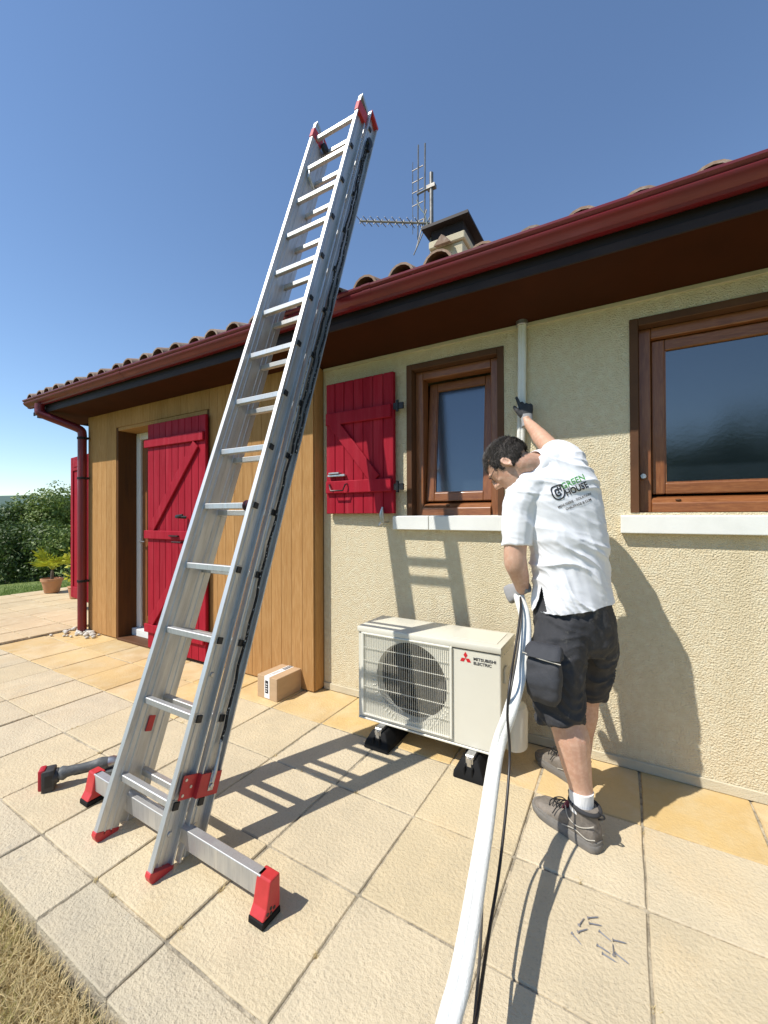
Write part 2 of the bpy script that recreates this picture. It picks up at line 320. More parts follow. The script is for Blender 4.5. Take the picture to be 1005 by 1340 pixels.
# ================================================================ THE SETTING
# ---- ground: paving slabs laid square to the house wall
XJ, PITCH = 0.064, 0.458
YJ = [0.0, -0.455, -0.912, -1.370, -1.826, -2.012]
paving = tag(MB().box(-5.86, 4.2, -2.005, 0.06, -0.30, -0.0075).build('paving', M_['mortar']), kind='structure')
SLABS = {}
def slab_mesh(w, d, k):
    key = (round(w, 3), round(d, 3), k)
    if key in SLABS: return SLABS[key]
    r = random.Random(hash(key) % 9999); h = 0.0; pts = []
    c = [(-w/2, -d/2), (w/2, -d/2), (w/2, d/2), (-w/2, d/2)]
    for i in range(4):
        a, b = c[i], c[(i+1) % 4]
        for t in (0.012, 0.35, 0.65, 0.988):
            x = a[0]+(b[0]-a[0])*t; y = a[1]+(b[1]-a[1])*t
            s = 1-r.uniform(0, 0.004)/max(w, 0.2)*2
            pts.append((x*s, y*s))
    mb = MB(); n = len(pts)
    r0_ = [V((x, y, -0.05)) for x, y in pts]; r1 = [V((x, y, -0.0045)) for x, y in pts]
    r2 = [V((x*(1-0.007/w), y*(1-0.007/d), r.uniform(-0.001, 0.0006))) for x, y in pts]
    mb.rings([r0_, r1, r2], cap=False)
    o = len(mb.v); mb.v.append((0, 0, 0.001)); b0 = 2*n
    mb.f += [(b0+i, b0+(i+1) % n, o) for i in range(n)]
    me = mb.mesh('slab', smooth=28); SLABS[key] = me; return me
def add_slab(x0, x1, y0, y1, mat, parent, z=0.0, gap=0.006):
    w, d = x1-x0-gap, y1-y0-gap
    me0 = slab_mesh(w, d, rnd.randrange(5) if mat.name != 'slab_far' else 0)
    o = bpy.data.objects.new('slab', me0); col.objects.link(o)
    if len(me0.materials) == 0: me0.materials.append(mat)
    o.parent = parent; o.material_slots[0].link = 'OBJECT'; o.material_slots[0].material = mat
    o.location = ((x0+x1)/2+rnd.uniform(-.002, .002), (y0+y1)/2+rnd.uniform(-.002, .002), z+rnd.uniform(-.003, .002))
    o.rotation_euler = (rnd.uniform(-.004, .004), rnd.uniform(-.004, .004), rnd.choice((0, math.pi))+rnd.uniform(-.006, .006))
    return o
for i in range(-13, 5):
    x0 = XJ+PITCH*i
    for j in range(5):
        add_slab(max(x0, -5.86), x0+PITCH, YJ[j+1], YJ[j], M_['slab_warm'] if (j == 0 or (j == 1 and i < -6)) else (M_['slab_rough'] if j == 4 else M_['slab']), paving)
# terrace past the house corner, a small step up
terr = tag(MB().box(-9.3, -5.872, -2.05, 7.0, -0.3, 0.008).build('terrace', M_['mortar']), kind='structure')
for i in range(8):
    for j in range(14):
        y1 = 2.6-j*PITCH; x1 = -5.875-i*0.43
        if y1 < -1.5: continue
        add_slab(x1-0.43, x1, y1-PITCH, y1, M_['slab_far'], terr, 0.022, 0.010)
# lawn and terrain: one big sheet, a little below the paving, falling away to the west, rising to far hills
def ground_z(x, y):
    d = max(0.0, -x-9.4); z = -0.10
    z -= 0.085*min(d, 12)+0.02*max(0, min(d-12, 60))
    r = math.hypot(x, y)
    if r > 60:
        k = min(1.0, (r-60)/420); k = k*k*(3-2*k)
        z += k*(17+9*noise.noise(V((x*.004, y*.004, 1.3)))+5*noise.noise(V((x*.013, y*.013, 4.2))))
    return z
xs = sorted(set([round(s*a, 3) for a in (0, 1, 2, 3, 4, 5.5, 7, 9.35, 11, 13, 16, 20, 26, 34, 45, 60, 80, 110, 150, 200, 260, 330, 420, 560, 800, 1200, 2000) for s in (-1, 1)]))
mb = MB(); n = len(xs)
mb.v = [(x, y, ground_z(x, y)) for y in xs for x in xs]
mb.f = [(j*n+i, j*n+i+1, (j+1)*n+i+1, (j+1)*n+i) for j in range(n-1) for i in range(n-1)]
lawn = mb.build('ground', M_['lawn'], smooth=60); tag(lawn, kind='structure')
lawn.data.materials.append(M_['hill'])
for p in lawn.data.polygons:
    c = p.center
    if math.hypot(c.x, c.y) > 75: p.material_index = 1
# strip of dry turf against the paving edge
mb = MB(); nx, ny = 40, 12
for j in range(ny+1):
    for i in range(nx+1):
        x = -5.0+7.0*i/nx; y = -2.02-1.6*j/ny
        mb.v.append((x, y, -0.075+0.018*noise.noise(V((x*4, y*4, 0)))-(0.0 if j < ny else 0.03)))
mb.f = [(j*(nx+1)+i, j*(nx+1)+i+1, (j+1)*(nx+1)+i+1, (j+1)*(nx+1)+i) for j in range(ny) for i in range(nx)]
tag(mb.build('turf_verge', M_['soil'], smooth=60), kind='structure')
def blades(name, mat_list, n, region, hmin, hmax, wd, zf, lean=0.6, seed=3):
    r = random.Random(seed); me = bpy.data.meshes.new(name); vs_ = []; fs = []; mi = []
    for _ in range(n):
        x, y = region(r); z = zf(x, y); a = r.uniform(0, 6.283); h = r.uniform(hmin, hmax); l = r.uniform(.2, 1)*lean*h; b = a+r.uniform(-1, 1)
        dx, dy = math.cos(a)*wd, math.sin(a)*wd; ex, ey = -math.sin(b)*l, math.cos(b)*l; o = len(vs_)
        vs_ += [(x-dx, y-dy, z), (x+dx, y+dy, z), (x+ex*.4+dx*.7, y+ey*.4+dy*.7, z+h*.6), (x+ex*.4-dx*.7, y+ey*.4-dy*.7, z+h*.6), (x+ex, y+ey, z+h*r.uniform(.75, 1))]
        fs += [(o, o+1, o+2, o+3), (o+3, o+2, o+4)]; g = noise.noise(V((x*1.6, y*1.6, 2)))+r.uniform(-.5, .5)+1.8*(-2.32-y)
        k = 0 if g < -0.2 else (1 if g < .2 else 2); k = min(k, len(mat_list)-1); mi += [k, k]
    me.from_pydata(vs_, [], fs)
    for m in mat_list: me.materials.append(m)
    me.polygons.foreach_set('material_index', mi); me.update()
    return place(name, me, None)
straw = pmat('straw_blade', (0.62, 0.50, 0.26), 0.8, trans=0.25); straw2 = pmat('dry_green_blade', (0.42, 0.37, 0.13), 0.8, trans=0.25); green = pmat('green_blade', (0.20, 0.27, 0.06), 0.8, trans=0.3)
tag(blades('dry_grass', [straw, straw2, green], 30000, lambda r: (r.uniform(-2.6, -0.75), -2.035-abs(r.gauss(0, .28))), .025, .085, .0016, lambda x, y: -0.078, 1.1), 'dry straw and green grass along the paving edge', 'grass', kind='stuff')
tag(blades('lawn_grass', [green, pmat('lawn_blade', (0.15, 0.20, 0.045), 0.8, trans=0.3)], 14000, lambda r: (-9.4-abs(r.gauss(0, 2.6)), r.uniform(-1.2, 5.5)), .03, .07, .006, lambda x, y: ground_z(x, y), .7, 5), 'short mown lawn grass beyond the terrace', 'grass', kind='stuff')

def joint_spot(r):
    if r.random() < .5: return (r.choice([XJ+PITCH*k for k in range(-9, 2)])+r.gauss(0, .002), r.uniform(-2.0, -.1))
    return (r.uniform(-4.0, .6), r.choice(YJ[1:5])+r.gauss(0, .002))
wr_ = random.Random(31); seeds = [joint_spot(wr_) for _ in range(34)]
def weed_spot(r):
    x, y = r.choice(seeds); return (x+r.gauss(0, .006), y+r.gauss(0, .006))
tag(blades('joint_weeds', [straw, straw2, green], 700, weed_spot, .006, .018, .0012, lambda x, y: -.007, 1.2, 9), 'tiny dry weeds sprouting in the paving joints', 'weeds', kind='stuff')

# ================================================================ THE HOUSE
house = tag(empty('house', (-2.5, 0, 0)), 'cream rendered bungalow with burgundy gutter, wood cladding and tiled roof', 'house')
WX = [(-1.344, -0.652, 1.392, 2.470), (0.033, 1.30, 1.405, 2.466)]     # window openings
ZS = 2.577
wall = MB()
xs_ = [-2.10, -1.344, -0.652, 0.033, 1.30, 4.0]
for a, b in zip(xs_[:-1], xs_[1:]):
    op = [w for w in WX if abs(w[0]-a) < 1e-3]
    if op:
        wall.box(a, b, 0, 0.24, 0.0, op[0][2]); wall.box(a, b, 0, 0.24, op[0][3], 2.9)
    else: wall.box(a, b, 0, 0.24, 0.0, 2.9)
wall.box(-5.55, -5.30, 0.26, 8.0, -.2, 2.9); wall.box(3.76, 4.0, 0.26, 8.0, -.2, 2.9); wall.box(-5.55, 4.0, 8.0, 8.25, -.2, 2.9)
wall_o = wall.build('wall', M_['stucco'], house)
MB().box(-2.10, 4.0, -0.010, 0.0, 0.0, 0.055).build('plinth', M_['plinth'], house, bevel=0.004)
# thin line of trim between wall and soffit
MB().box(-2.09, 4.0, -0.016, 0.0, ZS-0.022, ZS-0.002).build('cornice', M_['plinth'], house)

# ---- cladding: upright boards, proud of the render, with the door recess
CY_ = -0.12
clad = MB().box(-5.605, -4.995, CY_+0.014, 0.25, 0.0, 2.62).box(-3.36, -2.118, CY_+0.014, 0.25, 0.0, 2.62).box(-4.995, -3.36, CY_+0.014, 0.25, 2.40, 2.62).build('cladding', M_['clad_base'], house)
def plank_mesh(w, h, d=0.014, b=0.0012):
    return MB().box(-w/2, w/2, -d, 0, 0, h).mesh('plank', bevel=b)
pw = 0.1105
def planks(x0, x1, z0, z1, n, y, parent, mat, nm='plank', gap=0.002, depth=0.014):
    w = (x1-x0)/n; me = plank_mesh(w-gap, z1-z0, depth); me.materials.append(mat); out = []
    for i in range(n):
        o = bpy.data.objects.new(nm, me); col.objects.link(o); o.parent = parent
        o.matrix_parent_inverse = wmat(parent).inverted(); o.location = (x0+w*(i+.5), y, z0); out.append(o)
    return out
planks(-5.62, -4.992, 0.012, 2.60, 6, CY_+0.0135, clad, M_['plank'])
planks(-3.363, -2.11, 0.012, 2.60, 11, CY_+0.0135, clad, M_['plank'])
planks(-4.99, -3.365, 2.402, 2.60, 15, CY_+0.0135, clad, M_['plank'])
# return of the cladding towards the render
for k in range(1):
    MB().box(-2.1175, -2.104, CY_+0.016, -0.002, 0.012, 2.60).build('plank', M_['plank'], clad, bevel=0.002)
# door recess: jambs, lintel, threshold
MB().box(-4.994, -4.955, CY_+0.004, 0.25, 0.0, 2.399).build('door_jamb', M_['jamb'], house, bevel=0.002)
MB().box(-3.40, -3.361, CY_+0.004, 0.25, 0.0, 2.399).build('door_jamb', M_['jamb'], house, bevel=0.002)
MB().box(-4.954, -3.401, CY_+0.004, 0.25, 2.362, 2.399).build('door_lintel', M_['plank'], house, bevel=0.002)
MB().box(-4.954, -3.401, CY_-0.01, 0.028, -0.02, 0.022).build('doorstep', M_['trim'], house, bevel=0.004)
MB().box(-4.954, -3.401, 0.030, 0.30, -0.02, 0.095).build('threshold', M_['sill'], house, bevel=0.006)
df = MB().box(-4.954, -4.875, 0.085, 0.15, 0.096, 2.361).box(-3.48, -3.401, 0.085, 0.15, 0.096, 2.361).box(-4.874, -3.481, 0.085, 0.15, 2.285, 2.361).build('door_frame', M_['white'], house, bevel=0.004)
door = MB().box(-4.87, -4.77, 0.105, 0.155, 0.11, 2.28).box(-3.60, -3.485, 0.105, 0.155, 0.11, 2.28).box(-4.769, -3.601, 0.105, 0.155, 2.17, 2.28).box(-4.769, -3.601, 0.105, 0.155, 0.11, 0.24).box(-4.769, -3.601, 0.105, 0.155, 1.05, 1.15).box(-4.769,-3.601,0.125,0.14,0.24,1.05).build('door', M_['oak_v'], house, bevel=0.004)
MB().box(-4.768, -3.602, 0.126, 0.140, 1.151, 2.169).build('pane', M_['glass_door'], door)
MB().tube([(-4.835, 0.102, 1.10), (-4.835, 0.055, 1.10), (-4.735, 0.055, 1.10)], 0.009).build('handle', M_['steel'], door, smooth=40)
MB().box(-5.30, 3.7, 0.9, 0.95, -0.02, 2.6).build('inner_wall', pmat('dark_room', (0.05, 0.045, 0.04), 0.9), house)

# ---- windows
def window(x0, x1, z0, z1, tilt, stay):
    T = 0.042; yf = 0.095
    w = MB()                                   # trim and reveal
    w.box(x0, x0+T, -0.007, yf, z0, z1).box(x1-T, x1, -0.007, yf, z0, z1).box(x0+T, x1-T, -0.007, yf, z1-T, z1)
    win = w.build('window', M_['trim'], house, bevel=0.003)
    a, b, c, d = x0+T+.001, x1-T-.001, z0+.002, z1-T-.001; F = 0.058
    for xa in (a, b-F): MB().box(xa, xa+F, yf-.035, yf+.06, c, d).build('frame_stile', M_['oak_v'], win, bevel=0.004)
    MB().box(a+F, b-F, yf-.034, yf+.06, d-F, d).build('frame_head', M_['oak'], win, bevel=0.004)
    sl = MB()                                  # sloped bottom rail
    sl.prism([(yf-.055, c), (yf+.06, c), (yf+.06, c+.095), (yf-.02, c+.078), (yf-.052, c+.05)], lambda p, q: V((a+F, p, q)), lambda p, q: V((b-F, p, q)))
    sl.build('frame_sill', M_['oak'], win, bevel=0.003)
    # sash, hinged at the bottom and tilted inwards
    sx0, sx1, sz0, sz1 = a+F+.004, b-F-.004, c+.10, d-F-.004; S = 0.062
    Mt = Matrix.Translation((0, yf+.002, sz0)) @ Matrix.Rotation(-tilt, 4, 'X')
    h = sz1-sz0
    sash = MB().box(sx0, sx0+S, 0, .05, 0, h).build('sash', M_['oak_v'], win, bevel=0.006, seg=2, M=Mt)
    MB().box(sx1-S, sx1, 0, .05, 0, h).build('sash_stile', M_['oak_v'], sash, bevel=0.006, seg=2, M=Mt)
    MB().box(sx0+S, sx1-S, .0005, .0495, h-S, h).build('rail', M_['oak'], sash, bevel=0.006, seg=2, M=Mt)
    MB().box(sx0+S, sx1-S, .0005, .0495, 0, S).build('rail', M_['oak'], sash, bevel=0.006, seg=2, M=Mt)
    MB().box(sx0+S-.004, sx1-S+.004, .018, .030, S-.004, h-S+.004).build('pane', M_['glass'], sash, M=Mt)
    MB().box(sx0+S, sx0+S+.006, .008, .0175, S, h-S).box(sx1-S-.006, sx1-S, .008, .0175, S, h-S).box(sx0+S+.006, sx1-S-.006, .008, .0175, S, S+.006).build('glazing_bead', M_['oak_v'], sash, M=Mt)
    xm = x0+(x1-x0)*.42 if tilt else x0+.22
    MB().ball((xm, yf-.045, c+.066), (.014, .008, .006), n=10, m=6).build('drain_cap', M_['trim'], win, smooth=60)
    if stay:
        MB().tube([(x0+.062, .055, z0+.20), (x0+.062, .02, z0+.20)], [.016, .013], n=14).build('shutter_catch', M_['steel'], win, smooth=40)
    # sill stones
    return win
window(*WX[0], R_(5.0), False)
window(*WX[1], 0.0, True)
for (a, b) in ((-1.437, -1.158), (-1.153, -0.60), (-0.0145, 1.36)):
    s = MB(); zt = 1.389
    s.prism([(-0.05, zt-.095), (0.085, zt-.095), (0.085, zt+.006), (-0.05, zt)], lambda p, q: V((a, p, q)), lambda p, q: V((b, p, q)))
    s.build('window_sill', M_['sill'], house, bevel=0.004, seg=2)

# ---- plank shutters
def shutter(M, w, h, rails, braces, nplank, rail_h=0.095, hinge=None, name='shutter'):
    """local x to the right, z up, y into the wall; rails are heights of rail centres"""
    sh = MB().box(0, w, 0.012, 0.016, 0, h).build(name, M_['red'], house, M=M)
    pw_ = w/nplank; me = plank_mesh(pw_-0.003, h, 0.026, 0.004); me.materials.append(M_['red'])
    for i in range(nplank):
        o = bpy.data.objects.new('plank', me); col.objects.link(o); o.parent = sh; o.matrix_parent_inverse = wmat(sh).inverted()
        o.matrix_basis = M @ Matrix.Translation((pw_*(i+.5), 0.012, 0))
    for z in rails:
        MB().box(0.012 if hinge else -0.03, w-.012, -0.038, -0.0145, z-rail_h/2, z+rail_h/2).build('rail', M_['red'], sh, bevel=0.006, seg=2, M=M)
    for (x0, z0, x1, z1) in braces:
        d = V((x1-x0, 0, z1-z0)); nrm = V((-d.z, 0, d.x)).normalized()*0.046
        ps = []
        for p in (V((x0, 0, z0))-nrm, V((x1, 0, z1))-nrm, V((x1, 0, z1))+nrm, V((x0, 0, z0))+nrm): ps.append((p.x, p.z))
        MB().prism(ps, lambda p, q: V((p, -0.0375, q)), lambda p, q: V((p, -0.015, q))).build('brace', M_['red'], sh, bevel=0.005, seg=2, M=M)
    return sh
# window shutter, folded back against the render beside the left window
SX0, SX1, SZ0, SZ1 = -2.03, -1.415, 1.408, 2.425
Ms = Matrix.Translation((SX0, -0.042, SZ0)) @ Matrix.Rotation(R_(-1.2), 4, 'Z')
sw, shh = SX1-SX0, SZ1-SZ0
sh1 = shutter(Ms, sw, shh, [0.205, 0.735], [(0.07, 0.72, 0.47, 0.25)], 7, hinge=True)
MB().tube([(0.06, -0.042, 0.225), (0.065, -0.06, 0.222), (0.085, -0.066, 0.175), (0.20, -0.066, 0.175), (0.22, -0.06, 0.222), (0.225, -0.042, 0.225)], 0.006, n=6).build('handle', M_['black'], sh1, smooth=50, M=Ms)
MB().box(0.035, 0.20, -0.045, -0.016, 0.285, 0.302).box(0.05, 0.15, -0.052, -0.016, 0.305, 0.318).build('bolt', M_['steel'], sh1, bevel=0.003, M=Ms)
for z in (0.19, 0.765):
    MB().box(sw-.01, sw+.075, -0.012, 0.004, z-.022, z+.022).tube([(sw+.03, -.012, z-.04), (sw+.03, -.012, z+.04)], .011, n=8).build('hinge', M_['black'], sh1, M=Ms)
hk = MB().tube([(-1.50, 0.0, 1.345), (-1.50, -0.09, 1.345)], 0.006, n=6).tube([(-1.50, -.085, 1.34), (-1.505, -.09, 1.40), (-1.495, -.092, 1.455)], [.012, .02, .006], n=8).tube([(-1.50, -.085, 1.35), (-1.53, -.088, 1.32)], [.012, .006], n=6)
hk.build('shutter_stop', M_['steel'], house, smooth=50)
# door shutter, folded across part of the doorway
Md = Matrix.Translation((-4.262, -0.168, 0.04)) @ Matrix.Rotation(R_(0.3), 4, 'Z')
sh2 = shutter(Md, 0.92, 2.30, [0.205, 1.165, 2.10], [(0.08, 0.27, 0.80, 1.10), (0.10, 1.235, 0.80, 2.03)], 9, rail_h=0.085)
for k, z in enumerate((1.165,)):
    MB().box(0.42, 0.56, -0.058, -0.030, 1.155, 1.167).tube([(0.50, -0.045, 1.10), (0.50, -0.075, 1.105), (0.64, -0.075, 1.105), (0.64, -.045, 1.11)], .006, n=6).build('bolt', M_['black'], sh2, M=Md)
    MB().tube([(0.66, -0.03, 1.34), (0.60, -0.09, 1.35), (0.70, -0.095, 1.365)], [.014, .018, .008], n=8).build('latch', M_['black'], sh2, smooth=50, M=Md)
# framed shutter leaf standing out past the corner
Mc = Matrix.Translation((-5.70, 0.16, 0.20)) @ Matrix.Rotation(R_(172.5), 4, 'Z')
lf = MB()
W2, H2 = 1.42, 2.06
for (x0, x1) in ((0, .70), (.72, 1.42)):
    lf.box(x0, x0+.09, -.02, .03, 0, H2).box(x1-.09, x1, -.02, .03, 0, H2).box(x0+.09, x1-.09, -.019, .029, H2-.20, H2).box(x0+.09, x1-.09, -.019, .029, 0, .16)
leaf_o = lf.build('folding_shutter', M_['red'], house, bevel=0.004, M=Mc)
for (x0, x1) in ((0, .70), (.72, 1.42)):
    MB().box(x0+.09, x1-.09, .0, .012, .16, H2-.20).build('panel', M_['red'], leaf_o, M=Mc)
    MB().box(x0+.13, x1-.13, .029, .036, H2-.15, H2-.06).build('moulding', M_['red'], leaf_o, bevel=0.003, M=Mc)

# ---- eaves: soffit, fascia, gutter, downpipe
GX0, GX1 = -6.19, 4.35
YO, ZO = -0.455, 2.622                       # outer edge of the soffit
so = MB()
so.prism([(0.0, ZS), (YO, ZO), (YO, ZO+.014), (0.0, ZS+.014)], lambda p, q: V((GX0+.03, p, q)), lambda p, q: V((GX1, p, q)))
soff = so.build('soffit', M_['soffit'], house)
MB().box(GX0+.02, GX1, YO-.012, YO-.001, ZO-.012, ZO+.03).build('fascia_trim', M_['flash'], house, bevel=0.002)
MB().box(GX0+.02, GX1, YO-.004, YO+.02, ZO+.031, 2.80).build('fascia', M_['fascia'], house)
def gutter_profile():
    # ogee gutter: back edge against the fascia, flat base, bulging front, rolled lip; (y, z)
    y0 = -0.464; o = [(y0, 2.784), (y0, 2.700), (-0.490, 2.690), (-0.512, 2.692), (-0.518, 2.706), (-0.530, 2.712), (-0.545, 2.722), (-0.556, 2.736), (-0.559, 2.748), (-0.552, 2.757), (-0.558, 2.763), (-0.567, 2.770), (-0.568, 2.780), (-0.560, 2.786), (-0.550, 2.782)]
    i = [(-0.548, 2.770), (-0.546, 2.752), (-0.540, 2.730), (-0.520, 2.716), (-0.508, 2.704), (-0.474, 2.704), (-0.470, 2.784)]
    return o+i
gp = gutter_profile()
edges = [GX0, -4.1, -1.33, 1.9, GX1]; gut = None
for k in range(4):
    a, b = edges[k]+.0015, edges[k+1]-.0015
    mb = MB(); mb.prism(gp, lambda p, q: V((a, p, q)), lambda p, q: V((b, p, q)))
    g = mb.build('gutter' if k == 0 else 'gutter_length', M_['gutter'], house if k == 0 else gut, smooth=40)
    if k == 0: gut = g
for x in edges[1:-1]:
    c_ = V((0, -.515, 2.735))
    gp2 = [((p-c_.y)*1.045+c_.y, (q-c_.z)*1.05+c_.z) for p, q in gp[2:13]]; gp3 = [((p-c_.y)*1.01+c_.y, (q-c_.z)*1.01+c_.z) for p, q in reversed(gp[2:13])]
    MB().prism(gp2+gp3, lambda p, q: V((x-.03, p, q)), lambda p, q: V((x+.03, p, q))).build('gutter_joint', M_['gutter'], gut, smooth=40)
MB().prism(gp[:15], lambda p, q: V((GX0-.004, p, q)), lambda p, q: V((GX0+.001, p, q))).build('gutter_end', M_['gutter'], gut)
MB().box(GX0+.03, GX0+.07, YO+.021, .3, ZS+.015, 2.80).build('verge_board', M_['fascia'], house)
dp = spline([(-5.86, -.515, 2.70), (-5.86, -.515, 2.63), (-5.845, -.50, 2.585), (-5.72, -.33, 2.50), (-5.635, -.205, 2.435), (-5.622, -.185, 2.38), (-5.622, -.185, 2.30)], 5)
dpm = MB().tube(dp+[V((-5.622, -.185, 1.2)), V((-5.622, -.185, 0.0))], 0.047, n=14)
downp = dpm.build('downpipe', M_['gutter'], house, smooth=40)
for z in (0.62, 1.85, 2.33):
    MB().lathe([(.049, z-.014), (.053, z-.012), (.053, z+.012), (.049, z+.014)], 14, Matrix.Translation((-5.622, -.185, 0))).box(-5.585, -5.556, -.175, -.135, z-.012, z+.012).build('pipe_clamp', M_['fascia'], downp, smooth=40)

# ---- roof
roof = MB()
SL = 0.33; RY = 4.1
def rz(y): return 2.782+SL*(y+.47)
roof.prism([(-0.47, rz(-.47)), (RY, rz(RY)), (8.7, rz(RY)-SL*4.6), (8.7, rz(RY)-SL*4.6-.05), (RY, rz(RY)-.05), (-0.47, rz(-.47)-.03)], lambda p, q: V((GX0, p, q)), lambda p, q: V((GX1, p, q)))
roof_o = roof.build('roof', M_['tile'], house)
def tile_mesh():
    mb = MB(); n = 8
    def arc(r, y, z0): return [V((r*math.cos(math.pi*k/n), y, z0+r*math.sin(math.pi*k/n))) for k in range(n+1)]
    L = 0.46; ro0, ro1, th = 0.088, 0.072, 0.013
    rings = [arc(ro0, 0, 0)+arc(ro0-th, 0, 0)[::-1], arc(ro1, L, SL*L)+arc(ro1-th, L, SL*L)[::-1]]
    return mb.rings(rings).mesh('tile', smooth=40)
tm = tile_mesh(); tm.materials.append(M_['tile'])
ncol = int((GX1-GX0)/0.238)
for j in range(4):
    for i in range(ncol+1):
        o = bpy.data.objects.new('tile', tm); col.objects.link(o); o.parent = roof_o; o.matrix_parent_inverse = wmat(roof_o).inverted()
        y = -0.535+j*0.36+rnd.uniform(-.018, .012)
        o.location = (GX0+.085+0.238*i+rnd.uniform(-.009, .009), y, rz(y)+0.006+0.004*(j > 0)-(0.035 if GX0+.238*i > -0.75 else 0)+rnd.uniform(-.004, .006))
        o.rotation_euler = (rnd.uniform(-.02, .02), rnd.uniform(-.05, .05), rnd.uniform(-.03, .03))
mb = MB()
tv = [v.co.copy() for v in tm.vertices]; tf = [tuple(p.vertices) for p in tm.polygons]
for j in range(4, 13):
    for i in range(ncol+1):
        y = -0.535+j*0.36; off = V((GX0+.085+0.238*i+rnd.uniform(-.008, .008), y, rz(y)+0.02))
        mb.add([p+off for p in tv], tf)
tag(mb.build('tile_courses', M_['tile'], roof_o, smooth=40), kind='stuff')
# chimney
chx0, chx1, chy0, chy1 = -1.83, -1.42, 1.5, 1.95
ch = MB().box(chx0+.03, chx1-.03, chy0+.03, chy1-.03, 3.2, 4.30).build('chimney', M_['plinth'], house, bevel=0.008)
MB().box(chx0, chx1, chy0, chy1, 4.302, 4.385).build('corbel', M_['plinth'], ch, bevel=0.01)
cp = MB(); cx_, cy_ = (chx0+chx1)/2, (chy0+chy1)/2
cp.rings([[V((cx_+sx*a, cy_+sy*b, z)) for sx, sy in ((-1,-1),(1,-1),(1,1),(-1,1))] for a, b, z in ((.175, .195, 4.387), (.185, .205, 4.50), (.265, .285, 4.505), (.26, .28, 4.54), (.05, .07, 4.60))])
cp.build('cap', M_['fascia'], ch)
MB().prism([(-.09, 0), (.09, 0), (0, .10)], lambda p, q: V((-1.64+p, 1.40, 4.25+q)), lambda p, q: V((-1.64+p, 1.50, 4.29+q))).build('tile', M_['tile'], ch)

# ================================================================ TV ANTENNA
ant = tag(empty('tv_antenna', (-1.84, 1.62, 3.55)), 'television aerial on a tall mast beside the chimney', 'antenna')
ax, ay = -1.845, 1.62
MB().tube([(ax, ay, 3.5), (ax, ay, 5.24)], 0.024, n=8).build('mast', M_['aerial'], ant, smooth=50)
MB().box(ax-.05, ax+.05, ay-.03, ay+.03, 5.06, 5.10).tube([(ax-.03, ay, 5.08), (ax-.17, ay-.02, 5.05)], .012, n=6).build('clamp', M_['aerial'], ant)
b = MB().tube([(-1.87, ay, 4.68), (-2.74, ay-.10, 4.96)], 0.012, n=6)
bo = b.build('boom', M_['aerial'], ant, smooth=50)
for k in range(9):
    t = k/8; p = V((-2.0, ay-.015, 4.72)).lerp(V((-2.73, ay-.099, 4.956)), t)
    MB().tube([p-V((.01, 0, .028)), p+V((.01, 0, .028))], 0.007, n=5).tube([p-V((0, .10, 0)), p+V((0, .10, 0))], 0.005, n=5).build('element', M_['aerial'], ant)
for (dx, zt, zb, rr) in ((-.17, 5.62, 4.55, .008), (-.085, 5.60, 4.65, .009)):
    MB().tube([(ax+dx, ay, zb), (ax+dx+.015, ay-.01, zt)], rr, n=6).build('rod', M_['aerial'], ant)
for z in (4.75, 4.95, 5.10, 5.22, 5.36):
    MB().tube([(ax-.24, ay, z), (ax-.10, ay, z+.01)], .006, n=5).tube([(ax-.235, ay, z-.12), (ax-.23, ay, z+.10)], .004, n=5).build('element', M_['aerial'], ant)
MB().tube([(ax-.19, ay, 4.45), (ax-.06, ay, 4.85)], .007, n=5).tube([(ax-.02, ay, 4.75), (ax-.20, ay-.05, 4.35)], .007, n=5).build('strut', M_['aerial'], ant)
MB().tube(spline([(ax-.17, ay-.03, 4.98), (ax-.12, ay-.03, 4.86), (ax-.07, ay-.03, 4.78), (ax-.03, ay-.03, 4.62)], 4), .006, n=5).build('lead', pmat('green_lead', (.05, .10, .08), .5), ant)

# ================================================================ AIR CONDITIONER OUTDOOR UNIT
AX0, AX1, AY0, AY1, AZ0, AZ1 = -1.455, -0.562, -0.47, -0.165, 0.125, 0.700
ac = tag(empty('air_conditioner', ((AX0+AX1)/2, (AY0+AY1)/2, AZ0)), 'ivory outdoor air conditioning unit with round fan grille and red diamond logo', 'air conditioner')
GX_, GXR, GZ0, GZ1 = -1.415, -0.838, 0.165, 0.655
FC, FR = V((-1.092, AY0, 0.413)), 0.230
# casing: front plate with round hole, sides, top lid, base tray
mb = MB(); n = 48; y = AY0+.004
hole = [V((FC.x+FR*math.cos(2*math.pi*k/n), y, FC.z+FR*math.sin(2*math.pi*k/n))) for k in range(n)]
def toedge(p):
    d = p-FC; s = 9
    for (lim, c) in ((AX0+.004-FC.x, d.x), (AX1-.004-FC.x, d.x), (AZ0+.012-FC.z, d.z), (AZ1-.042-FC.z, d.z)):
        if c*lim > 0: s = min(s, lim/c)
    return V((FC.x+d.x*s, y, FC.z+d.z*s))
outer = [toedge(p) for p in hole]
